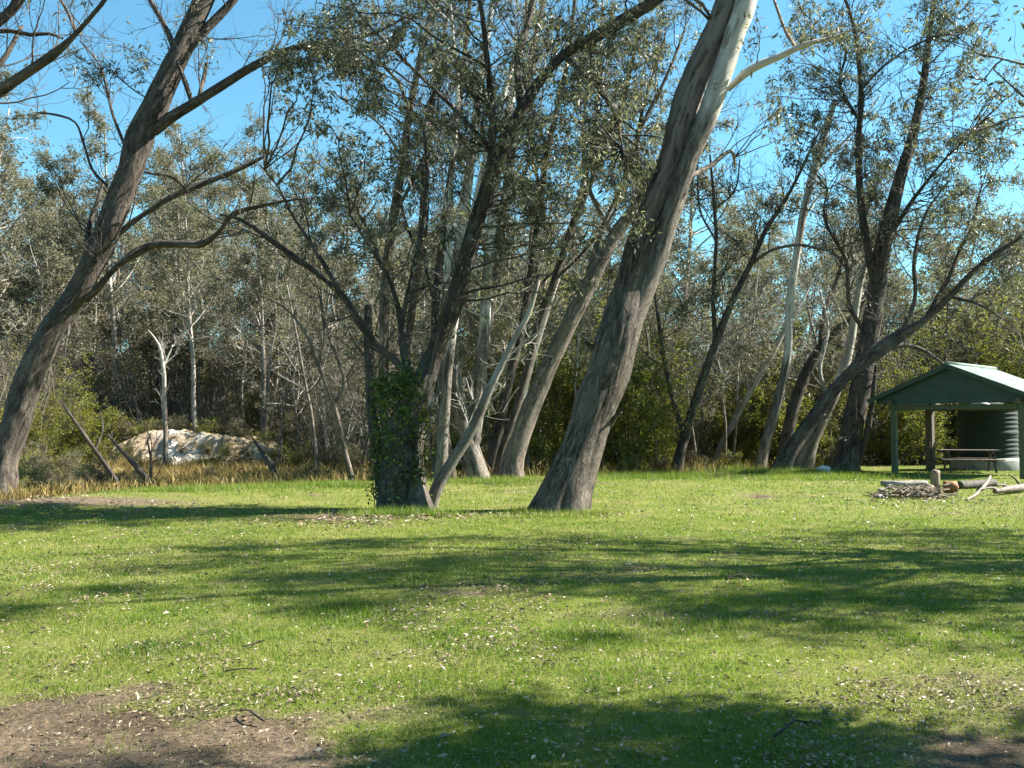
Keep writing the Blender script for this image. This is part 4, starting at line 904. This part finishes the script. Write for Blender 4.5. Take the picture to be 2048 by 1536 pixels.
# ================================================================== SHELTER
def shelter():
    ap = np.array([13.8, 31.0]); r = np.array([.707, .707]); g = np.array([.707, -.707])
    z0 = gz(13.8, 32); root = empty('picnic_shelter', (ap[0], ap[1], z0), math.radians(-45))   # local x = gable direction, local y = ridge direction
    tag(root, 'open-sided dark green picnic shelter with a pale metal gable roof at the right edge', 'shelter')
    # local coordinates
    hr, he, w, L = 3.52, 2.50, 2.48, 4.0
    def post(x, y, wd, m):
        g_ = Geo(); g_.box((x, y, he / 2 - .02), (wd, wd, he + .2)); return g_.build('post', m, root, False, bevel=.012)
    post(-1.85, .12, .17, 'green_post'); post(2.08, .12, .17, 'green_post'); post(-1.85, 3.0, .24, 'timber'); post(2.08, 3.0, .2, 'timber')
    # gable boards: a triangle with thickness, lapped boards
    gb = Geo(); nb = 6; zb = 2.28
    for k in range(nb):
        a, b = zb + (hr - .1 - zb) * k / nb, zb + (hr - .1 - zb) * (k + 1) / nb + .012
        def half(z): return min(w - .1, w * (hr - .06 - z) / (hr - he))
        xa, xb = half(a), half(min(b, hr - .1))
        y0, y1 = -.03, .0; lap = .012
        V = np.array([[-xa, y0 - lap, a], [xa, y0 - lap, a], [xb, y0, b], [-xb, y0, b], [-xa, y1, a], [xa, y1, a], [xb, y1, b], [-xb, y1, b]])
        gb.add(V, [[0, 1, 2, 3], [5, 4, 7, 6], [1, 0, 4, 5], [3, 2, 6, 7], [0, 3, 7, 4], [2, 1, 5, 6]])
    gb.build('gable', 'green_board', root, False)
    bm = Geo(); bm.box((0.1, .12, he - .34), (4.2, .09, .16)); bm.build('beam', 'green_post', root, False, bevel=.01)
    bm = Geo(); bm.box((0.1, 3.0, he - .34), (4.2, .09, .16)); bm.build('beam', 'timber', root, False, bevel=.01)
    for sx in (-1, 1):
        bm = Geo(); bm.box((-1.85 if sx < 0 else 2.08, 1.75, he - .17), (.09, 4.1, .15)); bm.build('beam', 'timber', root, False, bevel=.01)
    # roof sheets, corrugated, each slope its own part
    for sx in (-1, 1):
        nyc, nxs = 97, 6; y = np.linspace(-.2, L, nyc); s = np.linspace(0, 1, nxs)
        S, Yy = np.meshgrid(s, y); S, Yy = S.ravel(), Yy.ravel()
        z = hr + (he - .06 - hr) * S + .018 * np.sin(Yy * 2 * math.pi / .19)
        x = sx * (S * (w + .12)); top = np.stack([x, Yy, z], -1); bot = top - np.array([0, 0, .012]); n = len(top)
        i = np.arange(nyc - 1)[:, None] * nxs; j = np.arange(nxs - 1); q = np.stack([i + j, i + j + 1, i + nxs + j + 1, i + nxs + j], -1).reshape(-1, 4)
        if sx < 0: q = q[:, ::-1]
        rg = Geo(); rg.add(np.vstack([top, bot]), np.vstack([q, q[:, ::-1] + n])); sh = rg.build('roof_sheet', 'roof_green', root, True)
        fas = Geo(); ang = math.atan2(hr - he + .06, w + .12); ln = math.hypot(w + .12, hr - he + .06)
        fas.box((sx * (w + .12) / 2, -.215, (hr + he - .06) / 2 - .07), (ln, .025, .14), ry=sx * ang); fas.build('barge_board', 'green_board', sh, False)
    rc = Geo(); rc.tube([(0, -.24, hr + .02), (0, 2, hr + .02), (0, L + .04, hr + .02)], [.06, .06, .06], 10, cap0=True); rc.build('ridge_cap', 'roof_green', root)
shelter()

def tank():
    x, y = 17.0, 35.2; z = gz(x, y)
    pl = Geo(); a = np.linspace(0, 2 * math.pi, 40, endpoint=False)
    root = empty('water_tank', (x, y, z)); tag(root, 'dark green corrugated water tank behind the shelter, its right edge sunlit', 'water tank')
    rad, h0, h1 = .98, .36, 2.2
    zz = np.linspace(h0, h1, 97); rr = rad + .013 * np.sin((zz - h0) * 2 * math.pi / .155); rr[46:51] = rad + .03; rr[0] = rr[-1] = rad - .01
    pts = np.stack([0 * zz, 0 * zz, zz], -1); Geo().tube(pts, rr, 48, cap0=True).build('tank_wall', 'tank_green', root)
    Geo().tube([(0, 0, h1 - .01), (0, 0, h1 + .02), (0, 0, h1 + .12), (0, 0, h1 + .16)], [rad + .02, rad + .02, .35, .05], 40).build('tank_roof', 'tank_green', root)
    Geo().tube([(-.35, -.55, h1 + .02), (-.35, -.55, h1 + .12), (-.35, -.55, h1 + .15)], [.17, .17, .08], 20).build('white_cap', 'cap_white', root)  # small white cap set on the tank roof, purpose unknown
    Geo().tube([(-.3, -.97, h0 + .15), (-.3, -1.08, h0 + .15), (-.3, -1.12, h0 + .08)], [.025, .025, .02], 10, cap0=True).build('tap', 'timber', root)
    s = empty('tank_plinth', (x, y, z)); bpy.data.objects.remove(s)
    p = Geo(); p.tube([(0, 0, -.15), (0, 0, .02), (0, 0, .32), (0, 0, .355)], [1.22, 1.22, 1.22, 1.19], 40)
    o = p.build('concrete_plinth', 'concrete', None); o.location = (x, y, z); tag(o, 'round pale concrete plinth carrying the green water tank', 'plinth')
tank()

def picnic_table():
    x, y = 15.35, 33.2; z = gz(x, y); root = empty('picnic_table', (x, y, z), math.radians(-12)); tag(root, 'weathered timber picnic table with fixed benches under the shelter roof', 'picnic table')
    t = Geo()
    for k in range(5): t.box((0, -.3 + .15 * k, .74), (1.9, .14, .04))
    t.build('tabletop', 'timber', root, False, bevel=.006)
    for s in (-1, 1):
        b = Geo()
        for k in range(2): b.box((0, s * (.62 + .13 * k), .44), (1.9, .12, .04))
        b.build('bench', 'driftwood' if s < 0 else 'timber', root, False, bevel=.006)
        f = Geo(); f.box((s * .7, 0, .40), (.06, 1.55, .09)); f.box((s * .7, 0, .675), (.06, .72, .09)); f.build('frame', 'timber', root, False, bevel=.005)
        for q in (-1, 1):
            l = Geo(); l.box((s * .7 + .062, q * .36, .34), (.06, .09, .80), rx=q * .38); l.build('leg', 'timber', root, False, bevel=.005)
picnic_table()

# ------------------------------------------------------------------ wood heap, stump, log rounds, driftwood
def at_ground(px, py):
    Y = F * EYE / (py - 850.); return (px - 1024) / F * Y, Y

def wood_heap():
    rng = np.random.default_rng(120); cx, cy = at_ground(1822, 992); n = 150
    for k in range(n):
        a = rng.uniform(0, 6.28); rr = rng.uniform(0, 1) ** .6; px, py = cx + .85 * rr * math.cos(a), cy + .6 * rr * math.sin(a)
        h = .03 + .30 * (1 - rr) * rng.random() ; L = rng.uniform(.3, .95) * (1 - .3 * rr); az = rng.uniform(0, 3.14); el = rng.normal() * .22
        d = np.array([math.cos(az) * math.cos(el), math.sin(az) * math.cos(el), math.sin(el)]); r0 = rng.uniform(.008, .024)
        z = gz(px, py) + max(h, abs(d[2]) * L / 2 + .01)
        t = np.linspace(-.5, .5, 6); bend = rng.normal(size=3) * .06; bend[2] = abs(bend[2]) * .3
        pts = d * L * t[:, None] + bend * L * (.25 - t ** 2)[:, None] * 2
        o = Geo().tube(pts, r0 * (1 - .5 * (t + .5)), 6, .12, 12, cap0=True).build('firewood_stick', 'stick' if rng.random() < .75 else 'timber', None)
        o.location = (px, py, z); tag(o, 'bleached stick in the firewood heap on the grass before the shelter', 'stick', 'sticks in the firewood heap')
wood_heap()
def log(name, lab, pts, rad, mat, cat='log', knots=()):
    pts = np.array([[*at_ground(px, py), h] for px, py, h in pts]); b = pts[0].copy()
    for q in pts: q[2] += gz(q[0], q[1])
    b[2] = gz(b[0], b[1]); S = catmull(np.column_stack([pts, rad]), .06)
    root = empty(name, b); tag(root, lab, cat)
    Geo().tube(S[:, :3] - b, S[:, 3], 14, .14, 6, cap0=True).build('log_body', mat, root)
    for (i, dirv, L, r) in knots:
        s = S[int(i * (len(S) - 1)), :3] - b; d = np.array(dirv); t = np.linspace(0, 1, 6)[:, None]
        Geo().tube(s + d * L * t + np.array([0, 0, .12]) * L * np.sin(t * 3), np.linspace(r, r * .4, 6), 8, .15, 8).build('branch_stub', mat, root)
    return root
log('fallen_log', 'bleached driftwood log with forked branches lying before the right shelter post', [(1985, 990, .09), (2020, 988, .11), (2060, 985, .12), (2110, 983, .1)], [.05, .085, .09, .08], 'driftwood', 'log',
    [(.25, (-.75, -.35, .12), .55, .045), (.45, (-.5, -.1, .45), .65, .035), (.1, (-.9, -.4, .02), .6, .04), (.7, (.1, .1, .5), .35, .03)])
log('fallen_log', 'thin pale branch slanting to the ground left of the driftwood log', [(1930, 1000, .03), (1950, 992, .07), (1968, 984, .18), (1978, 976, .30)], [.022, .035, .04, .03], 'driftwood')
log('fallen_log', 'grey charred log lying along the back of the firewood heap', [(1762, 972, .07), (1790, 974, .07), (1830, 974, .08), (1852, 974, .08)], [.07, .08, .085, .075], 'rock')
log('fallen_log', 'dark half-burnt log lying between the stump and the driftwood', [(1915, 978, .1), (1945, 976, .1), (1985, 974, .11)], [.1, .11, .1], 'charred')
def upright(name, lab, px, py, h, r, mat, cat):
    x, y = at_ground(px, py); o = empty(name, (x, y, gz(x, y))); tag(o, lab, cat)
    k = np.linspace(0, 1, 10); pts = np.stack([.05 * h * np.sin(k * 2), 0 * k, -.08 + (h + .08) * k], -1)
    Geo().tube(pts, r * (1.12 - .15 * k), 18, .10, 6).build('stump_body', mat, o)
    g = Geo(); g.tube([(pts[-1, 0], 0, h - .005), (pts[-1, 0], 0, h + .008)], [r * .95, r * .92], 18, .08, 6); g.build('cut_face', 'stump_wood', o)
upright('cut_stump', 'upright brown stump standing behind the firewood heap', 1866, 984, .52, .105, 'stump_wood', 'stump')
upright('cut_stump', 'low rough stump beside the taller stump at the firewood heap', 1855, 990, .24, .10, 'orange_wood', 'stump')
x, y = at_ground(1897, 985)
o = empty('log_round', (x, y, gz(x, y) + .14)); tag(o, 'orange-brown sawn log round lying right of the stump', 'log')
Geo().tube([(-.14, .05, 0), (-.05, .02, 0), (.05, -.02, 0), (.14, -.05, 0)], [.145, .15, .15, .145], 20, .08, 6, cap0=True).build('log_body', 'orange_wood', o)

def rock(name, lab, px, py, r, mat, seed, cat='rock', group=None):
    x, y = at_ground(px, py); rng = np.random.default_rng(seed)
    th = np.linspace(0, math.pi, 14)[:, None]; ph = np.linspace(0, 2 * math.pi, 22, endpoint=False)[None]
    V = np.stack([np.sin(th) * np.cos(ph), np.sin(th) * np.sin(ph), np.cos(th) + 0 * ph], -1).reshape(-1, 3)
    V *= (1 + .35 * fbm(V * 1.6 + seed, 3))[:, None] * np.array([1.2, .9, .75]) * r
    i = np.arange(13)[:, None] * 22; j = np.arange(22); k = (j + 1) % 22
    o = mesh_obj(name, V, [np.stack([i + j, i + k + 0, i + 22 + k, i + 22 + j], -1)[:, :, ::-1].reshape(-1, 4)], mat, None, True); o.location = (x, y, gz(x, y) + r * .35); o.rotation_euler = (0, 0, seed)
    tag(o, lab, cat, group)
rock('white_rock', 'white rock at the foot of the flaky pale gum', 1645, 947, .22, 'pale_rock', 3)
rock('white_rock', 'small white stone just left of the white rock by the flaky gum', 1618, 948, .07, 'pale_rock', 5)
for k, (px, py, r) in enumerate([(1762, 984, .1), (1778, 978, .12), (1800, 974, .1), (1756, 994, .09)]):
    rock('hearth_stone', ['rounded grey stone at the left end of the firewood heap', 'larger pale stone behind the left of the heap', 'pale stone lying against the back log', 'lowest small stone at the left foot of the heap'][k], px, py, r, 'rock', 10 + k, 'stone', 'stones round the firewood heap')

def twig(lab, px, py, L, az, seed, r=.009):
    rng = np.random.default_rng(seed); x, y = at_ground(px, py); t = np.linspace(0, 1, 8)
    d = np.array([math.cos(az), math.sin(az), 0]); c = np.array([-d[1], d[0], 0])
    pts = d * L * (t - .5)[:, None] + c * (L * .12 * np.sin(t * 4 + seed))[:, None] + np.array([0, 0, 1]) * (.03 + .05 * np.sin(t * 3.1) * rng.random())[:, None]
    root = empty('fallen_twig', (x, y, gz(x, y))); tag(root, lab, 'twig', 'twigs on the lawn')
    Geo().tube(pts, r * (1 - .6 * t), 6, .15, 20, cap0=True).build('stem', 'bark_dark', root)
    for k in range(3):
        s = pts[2 + k * 2]; dd = unit(d * .6 + c * rng.choice([-1, 1]) + np.array([0, 0, .25 * rng.random()])); q = s + dd * (L * .28 * np.linspace(0, 1, 5))[:, None]
        Geo().tube(q, np.linspace(r * .5, r * .2, 5), 5).build('side_twig', 'bark_dark', root)
twig('dark crooked twig at the edge of the bare dirt', 510, 1432, .24, 2.6, 1, .008)
twig('thin dark twig lying in the grass above the bare dirt', 490, 1345, .2, .5, 2, .006)
twig('short twig among pale leaves at the left of the lawn', 510, 1292, .2, 1.2, 3)
twig('small twig in the worn grass at the lower right', 1575, 1462, .3, .5, 4)
twig('thin twig in the middle of the lawn', 1480, 1160, .4, .2, 5)
# ================================================================== LIGHT, SKY, CAMERA
SUN_EL = math.radians(41); az = np.array([.985, .17]); az /= np.linalg.norm(az)
SUN_ROT = math.atan2(az[0], az[1])
w = bpy.data.worlds.new('World'); SC.world = w; w.use_nodes = True; nt = w.node_tree
sky = nt.nodes.new('ShaderNodeTexSky'); sky.sky_type = 'NISHITA'; sky.sun_disc = False
sky.sun_elevation = SUN_EL; sky.sun_rotation = SUN_ROT; sky.air_density = 1.0; sky.dust_density = .2; sky.ozone_density = 2.0
bg = nt.nodes['Background']; nt.links.new(mix(nt, 1.0, sky.outputs[0], (.64, 1.06, 1.02), 'MULTIPLY'), bg.inputs[0]); bg.inputs[1].default_value = .058
sl = bpy.data.lights.new('sun', 'SUN'); sl.energy = 5.0; sl.angle = math.radians(.5); sl.color = (1, .95, .86)
so = bpy.data.objects.new('sun', sl); COL.objects.link(so)
from mathutils import Vector
ld = Vector((az[0] * math.cos(SUN_EL), az[1] * math.cos(SUN_EL), math.sin(SUN_EL)))
so.rotation_euler = ld.to_track_quat('Z', 'Y').to_euler(); so.location = (20, 5, 20)

cam = bpy.data.cameras.new('camera'); co = bpy.data.objects.new('camera', cam); COL.objects.link(co)
cam.sensor_width = 36; cam.lens = 36 * F / 2048; cam.clip_end = 3000; cam.clip_start = .05
co.location = (0, 0, EYE); co.rotation_euler = (math.pi / 2 + PITCH, 0, 0); SC.camera = co
SC.view_settings.view_transform = 'Standard'; SC.view_settings.look = 'None'; SC.view_settings.exposure = 2.02; SC.view_settings.gamma = 1
SC.cycles.max_bounces = 4; SC.cycles.diffuse_bounces = 2; SC.cycles.glossy_bounces = 2; SC.cycles.transmission_bounces = 3
